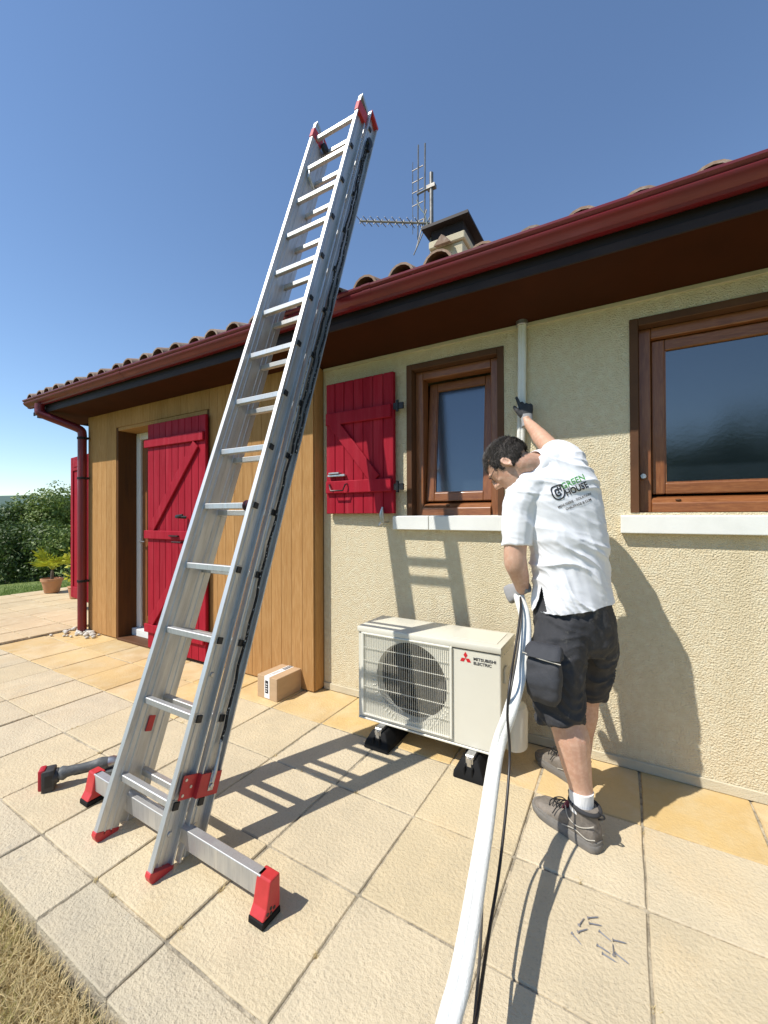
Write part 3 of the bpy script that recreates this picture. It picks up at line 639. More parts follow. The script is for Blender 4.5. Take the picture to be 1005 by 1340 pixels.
# snap corners
for c in ((AX0+.004, AZ0+.012), (AX1-.004, AZ0+.012), (AX0+.004, AZ1-.042), (AX1-.004, AZ1-.042)):
    k = min(range(n), key=lambda i: (outer[i].x-c[0])**2+(outer[i].z-c[1])**2); outer[k] = V((c[0], y, c[1]))
bell = [V((p.x*.97+FC.x*.03, AY0+.06, p.z*.97+FC.z*.03)) for p in hole]
mb.rings([outer, hole, bell], cap=False)
casing = mb.build('front_panel', M_['acw'], ac, smooth=35)
MB().box(AX0, AX0+.003, AY0+.006, AY1, AZ0+.004, AZ1-.04).build('side_panel', M_['acw'], ac)
rs = MB().box(AX1-.003, AX1, AY0+.006, AY1, AZ0+.004, AZ1-.04).build('side_panel', M_['acw'], ac)
MB().box(AX0+.004, AX1-.004, AY1-.004, AY1, AZ0+.004, AZ1-.04).build('back_panel', M_['acw'], ac)
MB().box(AX0, AX1, AY0, AY1, AZ0-.004, AZ0+.008).build('base_tray', M_['acw'], ac, bevel=0.003)
lid = MB().box(AX0-.006, AX1+.006, AY0-.006, AY1+.006, AZ1-.036, AZ1).build('lid', M_['acw'], ac, bevel=0.007, seg=2, smooth=40)
MB().box(-.86, AX1-.03, AY0+.05, AY1-.03, AZ1+.0005, AZ1+.003).build('lid_panel', M_['acw'], lid, bevel=0.001)
for k in range(7):
    MB().ball((AX1+.0065, AY0+.02+k*.042, AZ1-.052), (.002, .004, .004), n=8, m=5).build('screw', M_['steel'], ac)
MB().box(AX1, AX1+.012, AY0+.06, AY0+.12, .49, .575).build('handle', M_['acw'], ac, bevel=0.004)
MB().lathe([(.045, .11), (.062, .115), (.064, .30), (.056, .335), (.03, .345)], 20, Matrix.Translation((AX1+.035, AY1-.12, 0)) @ Matrix.Diagonal((1.0, 1.35, 1, 1))).build('valve_cover', M_['acw'], ac, smooth=50)
# fan cavity and fan
MB().lathe([(FR*.99, 0.0), (FR*.97, .20)], 40, Matrix.Translation((FC.x, AY0+.06, FC.z)) @ Matrix.Rotation(R_(-90), 4, 'X'), cap=False).box(FC.x-.25, FC.x+.25, AY0+.262, AY0+.27, FC.z-.245, FC.z+.24).build('fan_cavity', M_['fanback'], ac, smooth=50)
Mf = Matrix.Translation((FC.x, AY0+.075, FC.z)) @ Matrix.Rotation(R_(90), 4, 'X')
hub = MB().lathe([(.001, .0), (.045, .0), (.062, -.012), (.066, -.09), (.02, -.10)], 24, Mf).build('fan_hub', M_['fan'], ac, smooth=40)
for k in range(3):
    a0 = 2*math.pi*k/3+.7; mb = MB(); g = []
    for i in range(7):
        a = a0+i*.27; row = []
        for j in range(4):
            r = .06+(.145)*j/3; w = .5+.5*j/3
            row.append(V((FC.x+r*math.cos(a0+(a-a0)*w+.25*(1-w)), AY0+.09+.012*i, FC.z+r*math.sin(a0+(a-a0)*w+.25*(1-w)))))
        g.append(row)
    vs_ = [p for r in g for p in r]; fs = [(i*4+j, i*4+j+1, (i+1)*4+j+1, (i+1)*4+j) for i in range(6) for j in range(3)]
    mb.add(vs_, fs); me = mb.mesh('fan_blade', smooth=60); place('fan_blade', me, M_['fanbld'], hub)
# wire grille
grl = MB().box(GX_-.012, GX_+.004, AY0-.010, AY0+.0035, GZ0-.01, GZ1+.01).box(GXR-.004, GXR+.010, AY0-.010, AY0+.0035, GZ0-.01, GZ1+.01).box(GX_+.004, GXR-.004, AY0-.010, AY0+.0035, GZ1, GZ1+.01).box(GX_+.004, GXR-.004, AY0-.010, AY0+.0035, GZ0-.01, GZ0).build('grille', M_['acw2'], ac, bevel=0.002)
nb = 46; bar = MB().box(-.0007, .0007, -.012, -.0085, 0, GZ1-GZ0).mesh('bar'); bar.materials.append(M_['acw2'])
for i in range(nb):
    o = bpy.data.objects.new('bar', bar); col.objects.link(o); o.parent = grl; o.location = (GX_+.010+(GXR-GX_-.020)*i/(nb-1), AY0, GZ0)
for z in (.255, .335, .415, .495, .575):
    MB().box(GX_+.004, GXR-.004, AY0-.008, AY0-.004, z-.0018, z+.0018).build('crossbar', M_['acw2'], grl)
# stepped corner vanes round the fan mouth
for k in range(34):
    a = math.pi*(1.02+.96*k/33) if k < 17 else math.pi*(1.0+1.0*k/33)
    c, s_ = math.cos(a), math.sin(a); r1_ = FR+.008
    p0 = V((FC.x+r1_*c, AY0+.002, FC.z+r1_*s_)); L_ = .028
    p1 = p0+V((c*L_, 0, s_*L_))
    if not (GX_+.01 < p1.x < GXR-.01 and p1.z > GZ0+.004): continue
    MB().tube([p0, p1], .004, n=5).build('vane', M_['acw2'], ac)
# logo: three diamonds and the name
def diamond(c, ang, ln, wd):
    d = V((math.sin(ang), 0, math.cos(ang))); q = V((d.z, 0, -d.x)); return [c, c+d*ln*.5+q*wd, c+d*ln, c+d*ln*.5-q*wd]
yl = AY0+.0025; c0 = V((-.753, yl, .612)); dm = MB()
for a in (0, R_(120), R_(240)): dm.add(diamond(c0, a, .036, .0115), [(0, 1, 2, 3)])
dmo = dm.build('diamond_logo', M_['red_ink'], ac)
def flat_text(body, x, y, z, width, height, mat, parent, bold=0.0):
    me = text_mesh(body, 1.0, offset=bold); xs2 = [v.co.x for v in me.vertices]; ys2 = [v.co.y for v in me.vertices]
    sx, sy = width/(max(xs2)-min(xs2)), height/(max(ys2)-min(ys2)); mx_, my_ = min(xs2), min(ys2)
    for v in me.vertices: v.co = V((x+(v.co.x-mx_)*sx, y, z+(v.co.y-my_)*sy))
    return place('lettering', me, mat, parent)
flat_text('MITSUBISHI', -.708, yl, .609, .122, .0165, M_['dark_ink'], ac, 0.03)
flat_text('ELECTRIC', -.708, yl, .586, .098, .0165, M_['dark_ink'], ac, 0.03)
# rubber support blocks under the unit
for (x, lab) in ((-1.28, 'black rubber mounting block under the fan side of the unit'), (-0.715, 'black rubber mounting block under the logo side of the unit')):
    rb = tag(empty('rubber_block', (x, -.33, 0)), lab, 'rubber block', 'mounting blocks under the air conditioner')
    prof = [(-.085, 0), (.085, 0), (.082, .03), (.045, .100), (-.045, .100), (-.082, .03)]
    MB().prism(prof, lambda p, q: V((x+p, -.545-.006*(q < .05)*2+q*.28, q)), lambda p, q: V((x+p, -.075-q*.3, q))).build('block', M_['rubber'], rb, bevel=0.010, seg=2, smooth=40)
    MB().box(x-.022, x+.022, -.52, -.11, .1005, .1205).build('rail', M_['steel'], rb, bevel=0.001)
    MB().box(x-.020, x+.020, -.526, -.5205, .075, .1185).box(x-.012, x+.012, -.531, -.5265, .045, .11).build('bracket', M_['steel'], rb, bevel=0.001)
    MB().tube([(x, -.526, .108), (x, -.545, .108)], .011, n=6).build('bolt', M_['steel'], rb)
    MB().box(x-.026, x-.016, -.548, -.528, .015, .07).box(x+.016, x+.026, -.548, -.528, .015, .07).build('rib', M_['rubber'], rb, bevel=0.003)

# ================================================================ LADDER
LK = math.atan(0.346); LB = V((-1.765, -1.738, 0.035))
ML = Matrix.Translation(LB) @ Matrix.Rotation(-LK, 4, 'X')
lad = tag(empty('extension_ladder', M=ML), 'tall aluminium extension ladder with red feet leaning on the gutter', 'ladder')
LEN = 4.535; RS, R1 = 0.3225, 0.22; NR = 14
def stile(sgn, hw, fl, y0, dp, z0, z1, name, cut=0.0):
    # channel section opening outwards, two small ribs on the web
    t = .0035; x = hw
    prof = [(x, 0), (x+fl, 0), (x+fl, t+.004), (x+t, t+.004), (x+t, dp*.36), (x+t+.004, dp*.40), (x+t+.004, dp*.60), (x+t, dp*.64), (x+t, dp-t-.004), (x+fl, dp-t-.004), (x+fl, dp), (x, dp), (x, dp*.70), (x-.003, dp*.68), (x-.003, dp*.62), (x, dp*.6), (x, dp*.4), (x-.003, dp*.38), (x-.003, dp*.32), (x, dp*.3)]
    mb = MB(); mb.prism(prof, lambda p, q: V((sgn*p, y0+q, z0)), lambda p, q: V((sgn*p, y0+q, z1-cut*(q/dp))))
    return mb.build(name, M_['alu'], lad, bevel=0.0008, M=ML)
sects = [(.187, .026, 0.0, .094, 0.0, LEN), (.203, .030, .104, .102, 0.02, LEN-.01)]
stl = []
for (hw, fl, y0, dp_, z0, z1) in sects:
    for sg in (-1, 1): stl.append(stile(sg, hw, fl, y0, dp_, z0, z1, 'stile', .05))
def rung_mesh(hw):
    return MB().box(-hw+.001, hw-.001, -.014, .014, -.015, .015).mesh('rung', bevel=.003)
for s_i, (hw, fl, y0, dp_, z0, z1) in enumerate(sects):
    me = rung_mesh(hw); me.materials.append(M_['alu'])
    pl = MB().box(-.0015, .007, -.013, .013, -.015, .015).mesh('rung_plug', bevel=.0015); pl.materials.append(M_['plug'])
    ft = MB().box(-.0015, .002, -.019, .019, -.021, .021).mesh('rung_collar', bevel=.0012); ft.materials.append(M_['alu'])
    for k in range(NR):
        z = R1+RS*k
        for nm, m_, x in (('rung', me, 0), ('rung_plug', pl, hw+.009), ('rung_collar', ft, hw+.0065)):
            o = bpy.data.objects.new(nm, m_); col.objects.link(o); o.parent = lad; o.location = (x, y0+dp_*.47, z)
            if nm == 'rung': o.rotation_euler = (rnd.uniform(-.01, .01)+LK*.9, 0, 0)
        for sg in (-1,):
            o = bpy.data.objects.new('rung_plug', pl); col.objects.link(o); o.parent = lad; o.location = (-hw-.009, y0+dp_*.47, z); o.rotation_euler = (0, 0, math.pi)
def lbox(x0, x1, y0, y1, z0, z1, mat, nm, bev=.003, par=None):
    return MB().box(x0, x1, y0, y1, z0, z1).build(nm, M_[mat], par or lad, bevel=bev, seg=2, M=ML)
for sg in (-1, 1):
    # red shoes under the front stiles: rounded sole
    prof = [(-.004, .012), (.096, .012), (.096, -.004), (.085, -.022), (.045, -.034), (.008, -.022), (-.004, -.004)]
    x0, x1 = sorted((sg*.184, sg*.216))
    MB().prism(prof, lambda p, q: V((x0, p, q)), lambda p, q: V((x1, p, q))).build('foot', M_['redp'], lad, bevel=.002, M=ML)
    x0, x1 = sorted((sg*.183, sg*.2175))
    lbox(x0, x1, -.006, .099, LEN-.15, LEN-.065, 'redp', 'cap', .004)
    MB().prism([(.002, LEN-.012), (.094, LEN-.062), (.096, LEN-.03), (.003, LEN+.012)], lambda p, q: V((x0, p, q)), lambda p, q: V((x1, p, q))).build('end_plug', M_['alu'], lad, M=ML)
    x0, x1 = sorted((sg*.200, sg*.235))
    MB().prism([(.108, LEN-.012), (.207, LEN-.060), (.209, LEN-.035), (.109, LEN+.004)], lambda p, q: V((x0, p, q)), lambda p, q: V((x1, p, q))).build('end_plug', M_['redp'], lad, M=ML)
# red guide brackets near the bottom and behind the left stile
br = lbox(.2140, .2175, .030, .098, .245, .335, 'redp', 'bracket', .006)
br2 = lbox(.2140, .2395, .0985, .102, .245, .335, 'redp', 'bracket', .002)
lbox(.2345, .2380, .1025, .206, .245, .335, 'redp', 'bracket', .006)
for (y_, z_) in ((.045, .262), (.045, .318), (.075, .29)):
    MB().tube([(.2165, y_, z_), (.2200, y_, z_)], .006, n=8).build('rivet', M_['steel'], lad, M=ML)
lbox(-.186, -.180, .080, .112, .40, .47, 'redp', 'bracket', .003)
for z in (.12, .72):
    MB().tube([(.1915, .052, z), (.200, .052, z)], .011, n=12).build('bolt', M_['steel'], lad, bevel=.002, M=ML)
MB().tube([(.2075, .155, .13), (.214, .155, .13)], .011, n=12).build('bolt', M_['steel'], lad, M=ML)
# rope along the rear stile with its hook and pulley
rp = []
for k in range(60):
    z = .44+k*(LEN-.72)/59; rp.append(V((.226+.003*math.sin(k*.9), .168-.028*(k/59)+.004*math.sin(k*2.1), z)))
rope_m = bpy.data.materials.new('braided_rope'); rope_m.use_nodes = True
nt = rope_m.node_tree; wv = N(nt, 'ShaderNodeTexNoise'); wv.inputs['Scale'].default_value = 90; tc = N(nt, 'ShaderNodeTexCoord'); mp = N(nt, 'ShaderNodeMapping'); mp.inputs['Rotation'].default_value = (0, R_(90), 0)
cr = N(nt, 'ShaderNodeValToRGB'); cr.color_ramp.elements[0].position = .60; cr.color_ramp.elements[0].color = (.012, .012, .012, 1); cr.color_ramp.elements[1].position = .70; cr.color_ramp.elements[1].color = (.5, .5, .48, 1)
nt.links.new(tc.outputs['Object'], mp.inputs[0]); nt.links.new(mp.outputs[0], wv.inputs[0]); nt.links.new(wv.outputs['Fac'], cr.inputs[0]); nt.links.new(cr.outputs[0], nt.nodes['Principled BSDF'].inputs['Base Color']); nt.nodes['Principled BSDF'].inputs['Roughness'].default_value = .8
MB().tube(rp, .0065, n=6).build('rope', rope_m, lad, smooth=60, M=ML)
MB().tube([(p.x+.002, p.y+.024+.012*math.sin(i*.12), p.z) for i, p in enumerate(rp[22:])], .006, n=6).build('rope', rope_m, lad, smooth=60, M=ML)
MB().tube([(.241, .16, .30), (.243, .162, .34), (.236, .166, .40), (.230, .168, .45)], [.010, .008, .006, .008], n=8).build('rope_hook', M_['steel'], lad, smooth=40, M=ML)
MB().box(.2385, .2420, .148, .174, .265, .345).tube([(.2420, .161, .285), (.2480, .161, .285)], .010, n=10).build('hook_plate', M_['steel'], lad, bevel=.002, M=ML)
MB().lathe([(.026, -.009), (.030, -.007), (.024, 0), (.030, .007), (.026, .009)], 16, Matrix.Translation((.238, .155, LEN-.27)) @ Matrix.Rotation(R_(90), 4, 'Y')).box(.224, .252, .146, .164, LEN-.36, LEN-.30).build('pulley', M_['plug'], lad, smooth=40, M=ML)
MB().lathe([(.030, -.012), (.034, -.009), (.034, .009), (.030, .012)], 16, Matrix.Translation((-.165, .115, LEN-.13)) @ Matrix.Rotation(R_(90), 4, 'Y')).build('wall_wheel', M_['plug'], lad, smooth=40, M=ML)
MB().tube([(-.170, .046, R1+12*RS-.01), (-.172, .06, R1+12*RS-.06), (-.172, .10, R1+11.75*RS), (-.172, .135, R1+11.7*RS)], [.010, .012, .011, .006], n=6).build('rung_hook', M_['alu'], lad, smooth=40, M=ML)
# bundle of cord wound on a rung
for k in range(6):
    MB().lathe([(.023, -.005), (.028, 0), (.023, .005)], 14, Matrix.Translation((.132+.010*k, .043, R1+4*RS)) @ Matrix.Rotation(R_(90+rnd.uniform(-9, 9)), 4, 'Y')).build('cord_turn', M_['plug'] if k % 2 else M_['burg'], lad, smooth=40, M=ML)
# yellow print on the stile
sticker = pmat('stile_sticker', (.62, .60, .52), .6, var=((.10, .10, .10), 60, .5, .56), coord='Object', stretch=(1, 3, 1))
MB().box(.2064, .2076, .126, .150, 2.02, 2.42).build('sticker', sticker, lad, M=ML)
# stabiliser bar
SBY = -1.645
bar_o = MB().box(-2.245, -1.105, SBY+.033, SBY+.069, .060, .140).build('stabiliser_bar', M_['alu'], lad, bevel=.003, seg=2)
for sg, xc in ((-1, -2.262), (1, -1.090)):
    c = MB()
    prof = [(-.034, .028), (.034, .028), (.026, .050), (.026, .146), (-.026, .146), (-.026, .050)]
    c.prism([(p, q) for p, q in [(-.002, .026), (.078, .026), (.080, .052), (.080, .140), (.034, .140), (.016, .055)]], lambda p, q: V((xc-.034, SBY+p, q)), lambda p, q: V((xc+.034, SBY+p, q)))
    c.build('stabiliser_foot', M_['redp'], lad, bevel=.005, seg=2)
    MB().prism([(-.005, .002), (.082, .002), (.080, .025), (-.003, .025)], lambda p, q: V((xc-.036, SBY+p, q)), lambda p, q: V((xc+.036, SBY+p, q))).build('foot_pad', M_['rubber'], lad, bevel=.003)
    for (dy, dz) in ((.02, .04), (.035, .05), (.035, .034), (.05, .042)):
        MB().tube([(xc+sg*.0335, SBY+dy, dz), (xc+sg*.0355, SBY+dy, dz)], .006, n=8).build('hole', M_['plug'], lad)

# ================================================================ CARDBOARD BOX
bx0 = V((-2.456, -.374, 0)); ang = R_(1.0); Mb = Matrix.Translation((-2.354, -.375, 0)) @ Matrix.Rotation(R_(-2), 4, 'Z')
bxw, bxd, bxh = .212, .30, .170
cb = tag(empty('cardboard_box', M=Mb), 'small cardboard parcel with white printed tape beside the wood cladding', 'box')
MB().box(-bxw/2, bxw/2, 0, bxd, 0, bxh).build('carton', M_['card'], cb, bevel=.0025, M=Mb)
MB().box(-.028, .028, -.0012, .0, .008, bxh+.001).box(-.028, .028, -.0012, bxd*.98, bxh, bxh+.0012).build('tape', M_['tape'], cb, M=Mb)
MB().box(-.018, .014, -.0022, -.0014, .045, .140).build('print_block', M_['dark_ink'], cb, M=Mb)
MB().box(-.018, .018, .17, .265, bxh+.0016, bxh+.0022).build('print_block', M_['dark_ink'], cb, M=Mb)
for k, (z, w) in enumerate(((.058, .014), (.076, .020), (.094, .016), (.112, .020))):
    MB().box(-.012, -.012+w, -.0030, -.0024, z, z+.006).build('print_stroke', M_['tape'], cb, M=Mb)
for k in range(5):
    MB().box(-.010, .010, .182+k*.016, .187+k*.016, bxh+.0024, bxh+.003).build('print_stroke', M_['tape'], cb, M=Mb)
MB().box(-.012, -.006, .03, .13, bxh+.0016, bxh+.0022).box(.004, .009, .05, .15, bxh+.0016, bxh+.0022).build('print_line', M_['cuff'], cb, M=Mb)

# ================================================================ ANGLE GRINDER
gb = onz(52, 1036, 0); gh = onz(150, 1012, 0)
gd = (gh-gb); GL = gd.length; ga = math.atan2(gd.y, gd.x)
Mg = Matrix.Translation(gb) @ Matrix.Rotation(ga, 4, 'Z') @ Matrix.Scale(.87, 4)
gr = tag(empty('angle_grinder', M=Mg), 'cordless angle grinder with red and black battery lying on the paving', 'power tool')
GLs = max(.36, GL+.03)
def gl(pts, rr, nm, mat, n=14, flat=1.0, bev=0): return MB().tube(pts, rr, n=n, flat=flat).build(nm, M_[mat], gr, smooth=45, M=Mg)
gl([(.085, 0, .075), (.11, 0, .078), (.13, 0, .080), (.19, 0, .082), (.25, 0, .082), (.285, 0, .080)], [.030, .040, .031, .026, .028, .034], 'handle', 'toolg')
gl([(.278, 0, .080), (.30, 0, .080), (.345, 0, .076)], [.036, .038, .032], 'motor_housing', 'toolg')
gl([(.335, 0, .078), (.36, 0, .078), (.392, 0, .074)], [.033, .034, .024], 'gear_head', 'steel')
MB().lathe([(.016, .025), (.018, .05), (.024, .06)], 14, Matrix.Translation((.37, 0, 0))).build('spindle', M_['steel'], gr, smooth=40, M=Mg)
MB().lathe([(.055, .018), (.06, .016), (.06, .046), (.052, .048), (.012, .048)], 24, Matrix.Translation((.37, 0, 0))).build('wheel_guard', M_['toolg'], gr, smooth=40, M=Mg)
MB().lathe([(.006, .011), (.056, .011), (.056, .014), (.006, .014)], 24, Matrix.Translation((.37, 0, 0))).build('disc', M_['toold'], gr, smooth=40, M=Mg)
gl([(.06, 0, .072), (.09, 0, .074)], [.044, .040], 'battery_seat', 'toold', 10)
MB().box(.012, .075, -.040, .040, .002, .125).build('battery', M_['toold'], gr, bevel=.010, seg=2, smooth=40, M=Mg)
MB().box(-.004, .030, -.034, .034, .012, .134).build('battery_face', M_['toolr'], gr, bevel=.010, seg=2, smooth=40, M=Mg)
MB().box(.030, .065, -.0418, -.0402, .03, .10).build('battery_label', M_['plug'], gr, bevel=.0005, M=Mg)
MB().box(.16, .24, -.012, .012, .050, .062).build('paddle_switch', M_['toold'], gr, bevel=.004, M=Mg)

# ================================================================ SCREWS ON THE PAVING
def screw_mesh():
    mb = MB().tube([(0, 0, .003), (.030, 0, .0022), (.038, 0, .002)], [.0019, .0017, .0004], n=6)
    mb.tube([(0, 0, .003), (-.003, 0, .0035)], [.0024, .0048], n=8); return mb.mesh('screw', smooth=50)
scm = screw_mesh(); scm.materials.append(M_['screw'])
for (u, v, a) in ((770, 1202.7, 5), (772, 1210, -12), (758, 1212, 40), (749, 1224, -68), (757, 1221, 15), (785, 1221, -55), (803, 1232, -15), (789, 1250, -40), (806, 1250, -50), (803, 1251, 65), (782, 1239, -40)):
    p = onz(u, v, 0); o = bpy.data.objects.new('screw', scm); col.objects.link(o); o.location = (p.x, p.y, .0022); o.rotation_euler = (0, 0, R_(a)+yaw)
    tag(o, 'small zinc screw lying on the sunny paving slab', 'screw', 'screws scattered on the paving')

# ================================================================ PEBBLES, POT PLANTS
mb = MB(); r = random.Random(5)
for _ in range(46):
    x, y = -5.60+r.gauss(0, .14), -.20+r.gauss(0, .075); s = r.uniform(.018, .036)
    mb.ball((x, min(y, CY_-.03), s*.55), (s, s*.8, s*.6), Matrix.Rotation(r.uniform(0, 3), 4, 'Z'), 8, 5)
tag(mb.build('pebbles', M_['pebble'], smooth=60), 'pale pebbles heaped round the foot of the downpipe', 'pebbles', kind='stuff')
pp = onz(68, 775, .03)
pt = tag(empty('potted_palm', pp), 'small yellow-green fan palm in a clay pot on the terrace', 'potted plant')
MB().lathe([(.02, 0), (.105, 0), (.112, .01), (.15, .20), (.165, .205), (.168, .25), (.150, .252), (.145, .22), (.02, .22)], 24, Matrix.Translation(pp)).build('pot', M_['pot'], pt, smooth=35)
MB().tube([pp+V((0, 0, .21)), pp+V((.01, 0, .36)), pp+V((0, 0, .42))], [.03, .024, .014], n=8).build('stem', M_['bark'], pt, smooth=50)
r = random.Random(11); mb = MB()
for k in range(11):
    a = k*2.399; el = R_(r.uniform(22, 68)); st = pp+V((0, 0, .40)); d = V((math.cos(a)*math.cos(el), math.sin(a)*math.cos(el), math.sin(el)))
    hubp = st+d*r.uniform(.12, .24)
    mb.tube([st, st.lerp(hubp, .5)+V((0, 0, .01)), hubp], [.006, .005, .004], n=5)
    sx_ = d.cross(V((0, 0, 1))).normalized()
    for j in range(-5, 6):
        f = j/5*1.15; dd = (d*math.cos(f)+sx_*math.sin(f)).normalized(); L_ = r.uniform(.24, .34)*(1-.25*abs(f)/1.2)
        tip = hubp+dd*L_+V((0, 0, -.05*r.uniform(.4, 1.2))); mid = hubp+dd*L_*.55+V((0, 0, .012)); w = dd.cross(V((0, 0, 1))).normalized()*.006
        mb.add([hubp, mid-w, tip, mid+w], [(0, 1, 2), (0, 2, 3)])
mb.build('fronds', M_['palm'], pt)
py = onz(98, 768, .03)
yp = tag(empty('flowering_plant', py), 'tall plant with yellow-green leaf clusters beside the standing shutter', 'potted plant')
pyb = V((-8.0, 1.05, .03))
pyb = at(100, 765, 6.9); pyb.z = .03
yp.location = pyb; WM[yp.name] = Matrix.Translation(pyb)
MB().lathe([(.02, 0), (.09, 0), (.12, .18), (.13, .19), (.11, .20), (.02, .17)], 18, Matrix.Translation(pyb)).build('pot', M_['pot'], yp, smooth=35)
mb = MB(); st = MB(); r = random.Random(4)
for (du, v_, n_) in ((-6, 722, 14), (-3, 732, 16), (2, 738, 14), (-2, 752, 20), (3, 757, 14), (4, 716, 6)):
    c = at(96+du, v_, 6.9)
    st.tube([pyb+V((0, 0, .15)), pyb.lerp(c, .5)+V((.02, 0, .05)), c], [.007, .005, .004], n=5)
    for _ in range(n_):
        d = V((r.gauss(0, 1), r.gauss(0, 1), r.gauss(0, .6))).normalized(); p = c+d*r.uniform(.02, .09); q = d.cross(V((r.random(), r.random(), 1))).normalized(); L_ = r.uniform(.06, .11)
        mb.add([p, p+d*L_*.5+q*.026, p+d*L_, p+d*L_*.5-q*.026], [(0, 1, 2), (0, 2, 3)])
st.build('stem', M_['palm'], yp); mb.build('leaves', M_['yleaf'], yp)

# ================================================================ TREES AND SHRUBS
def tree(name, base, h, rx, rz_, nl, lab, leafm, seed, ls=.09, low=.15, lobes=9, cat='tree', group=None):
    r = random.Random(seed); b = V(base); t = empty(name, b); tag(t, lab, cat, group)
    tk = MB(); top = b+V((r.uniform(-.2, .2), r.uniform(-.2, .2), h*.62)); cen = []
    tk.tube([b, b.lerp(top, .35)+V((r.uniform(-.06, .06), 0, 0)), b.lerp(top, .7), top], [.045*h*.55, .035*h*.5, .025*h*.5, .012*h*.5], n=7)
    for k in range(lobes):
        a = k*2.399+r.uniform(-.4, .4); zz = low+(1-low)*((k+.5)/lobes)**.8; rr = rx*math.sqrt(max(.05, 1-((zz-.45)/.62)**2))*r.uniform(.45, .8)
        c = b+V((math.cos(a)*rr, math.sin(a)*rr, h*zz*.95)); cen.append((c, rz_*r.uniform(.55, 1.0)))
        s = b.lerp(top, r.uniform(.25, .85)); tk.tube([s, s.lerp(c, .5)+V((0, 0, .08)), c], [.02*h*.35, .012*h*.3, .004*h*.3], n=5)
    tk.build('trunk', M_['bark'], t, smooth=50)
    mb = MB(); vs_ = []; fs = []
    for i in range(nl):
        c, cr_ = cen[r.randrange(len(cen))]
        d = V((r.gauss(0, 1), r.gauss(0, 1), r.gauss(0, 1))).normalized(); q = r.random()**.38
        q *= 1+.35*noise.noise(d*2.3+c*3)
        p = c+V((d.x*cr_*q, d.y*cr_*q, d.z*cr_*.85*q))
        if p.z < b.z+.02: p.z = b.z+.02+r.random()*.1
        n_ = (d+V((r.gauss(0, .6), r.gauss(0, .6), r.gauss(0, .6)+.3))).normalized(); a, bb = frame_from(n_); th = r.uniform(0, 6.28); e1 = a*math.cos(th)+bb*math.sin(th); e2 = n_.cross(e1); L_ = ls*r.uniform(.6, 1.3); o = len(vs_)
        vs_ += [p-e1*L_*.5, p+e2*L_*.28, p+e1*L_*.5, p-e2*L_*.28]; fs.append((o, o+1, o+2, o+3))
    mb.v = [tuple(p) for p in vs_]; mb.f = fs
    me = bpy.data.meshes.new('crown'); me.from_pydata(mb.v, [], mb.f); place('crown', me, leafm, t)
    return t
def gz(u, t):
    p = at(u, 670, t); return V((p.x, p.y, ground_z(p.x, p.y)))
tree('shrub_tree', gz(68, 15.0), 3.05, 1.35, .95, 9000, 'light green bushy tree rising above the others by the house corner', M_['leaf2'], 1, .115, group='trees beyond the lawn')
tree('shrub_tree', gz(28, 15.6), 2.4, 1.2, .85, 8000, 'dark rounded shrub between two taller trees beyond the lawn', M_['leaf'], 2, .11, group='trees beyond the lawn')
tree('shrub_tree', gz(-4, 14.6), 2.6, 1.3, .95, 8000, 'dark green tree standing at the open end of the lawn', M_['leaf'], 3, .11, group='trees beyond the lawn')
tree('shrub', gz(48, 13.6), 1.65, 1.0, .7, 5500, 'low dark shrub in front of the bushy trees', M_['leaf'], 4, .10, cat='shrub', group='shrubs along the lawn')
tree('shrub', gz(86, 13.2), 1.5, .8, .55, 4000, 'low light green shrub beside the palm pot', M_['leaf2'], 5, .10, cat='shrub', group='shrubs along the lawn')
tree('shrub', gz(8, 13.4), 1.7, 1.0, .7, 5000, 'low spreading dark shrub under the tree at the lawn end', M_['leaf'], 6, .10, cat='shrub', group='shrubs along the lawn')
tree('shrub_tree', gz(112, 16.5), 3.2, 1.3, .9, 6000, 'green tree half hidden behind the house corner', M_['leaf2'], 8, .115, group='trees beyond the lawn')
# trees behind the photographer, seen as the dark line mirrored in the window panes
for k, (x, y, h, lab) in enumerate(((3.2, -19, 4.6, 'low garden tree mirrored at the frame side of the large window pane'), (6.2, -21, 5.6, 'tallest garden tree mirrored in the large window pane'), (9.2, -18, 4.4, 'broad garden tree mirrored low in the large window pane'), (12.5, -21, 5.2, 'leaning garden tree mirrored beside the broad low one'), (0.0, -22, 5.0, 'garden tree mirrored behind the frame of the large window'))):
    tree('garden_tree', (x, y, ground_z(x, y)), h, h*.62, h*.34, 6000, lab, M_['leaf'], 20+k, .24, low=.05, lobes=13, group='trees mirrored in the window')

# ================================================================ THE PERSON
def ring(c, L, up, a, b, n=22, p=2.3):
    """superellipse section: half-width a along L, half-depth b"""
    L = L.normalized(); D = L.cross(up).normalized(); out = []
    for k in range(n):
        t = 2*math.pi*k/n; cs, sn = math.cos(t), math.sin(t)
        x = a*math.copysign(abs(cs)**(2/p), cs); y = b*math.copysign(abs(sn)**(2/p), sn)
        out.append(c+L*x+D*y)
    return out
UP = V((0, 0, 1))
A3 = lambda t: at(*t)
LP = V((.62, .78, 0)); LC = V((.80, .57, .12)); LSH = V((.78, .52, .30))
torso = [((750, 800, 1.92), .172, .130, LP), ((750, 792, 1.92), .177, .134, LP), ((748, 765, 1.92), .172, .130, V((.66, .74, .02))), ((745, 735, 1.92), .166, .122, V((.70, .70, .04))),
         ((741, 702, 1.92), .174, .124, V((.75, .64, .08))), ((735, 670, 1.92), .183, .122, LC), ((727, 642, 1.92), .186, .114, LSH), ((719, 620, 1.93), .155, .096, LSH), ((711, 606, 1.935), .092, .078, LSH), ((704, 598, 1.935), .064, .064, LSH)]
def torso_rings(scale, add=0.0, sl=slice(None)):
    T = torso[sl]; return [ring(A3(c), L, UP, a*scale+add, b*scale+add) for c, a, b, L in T]
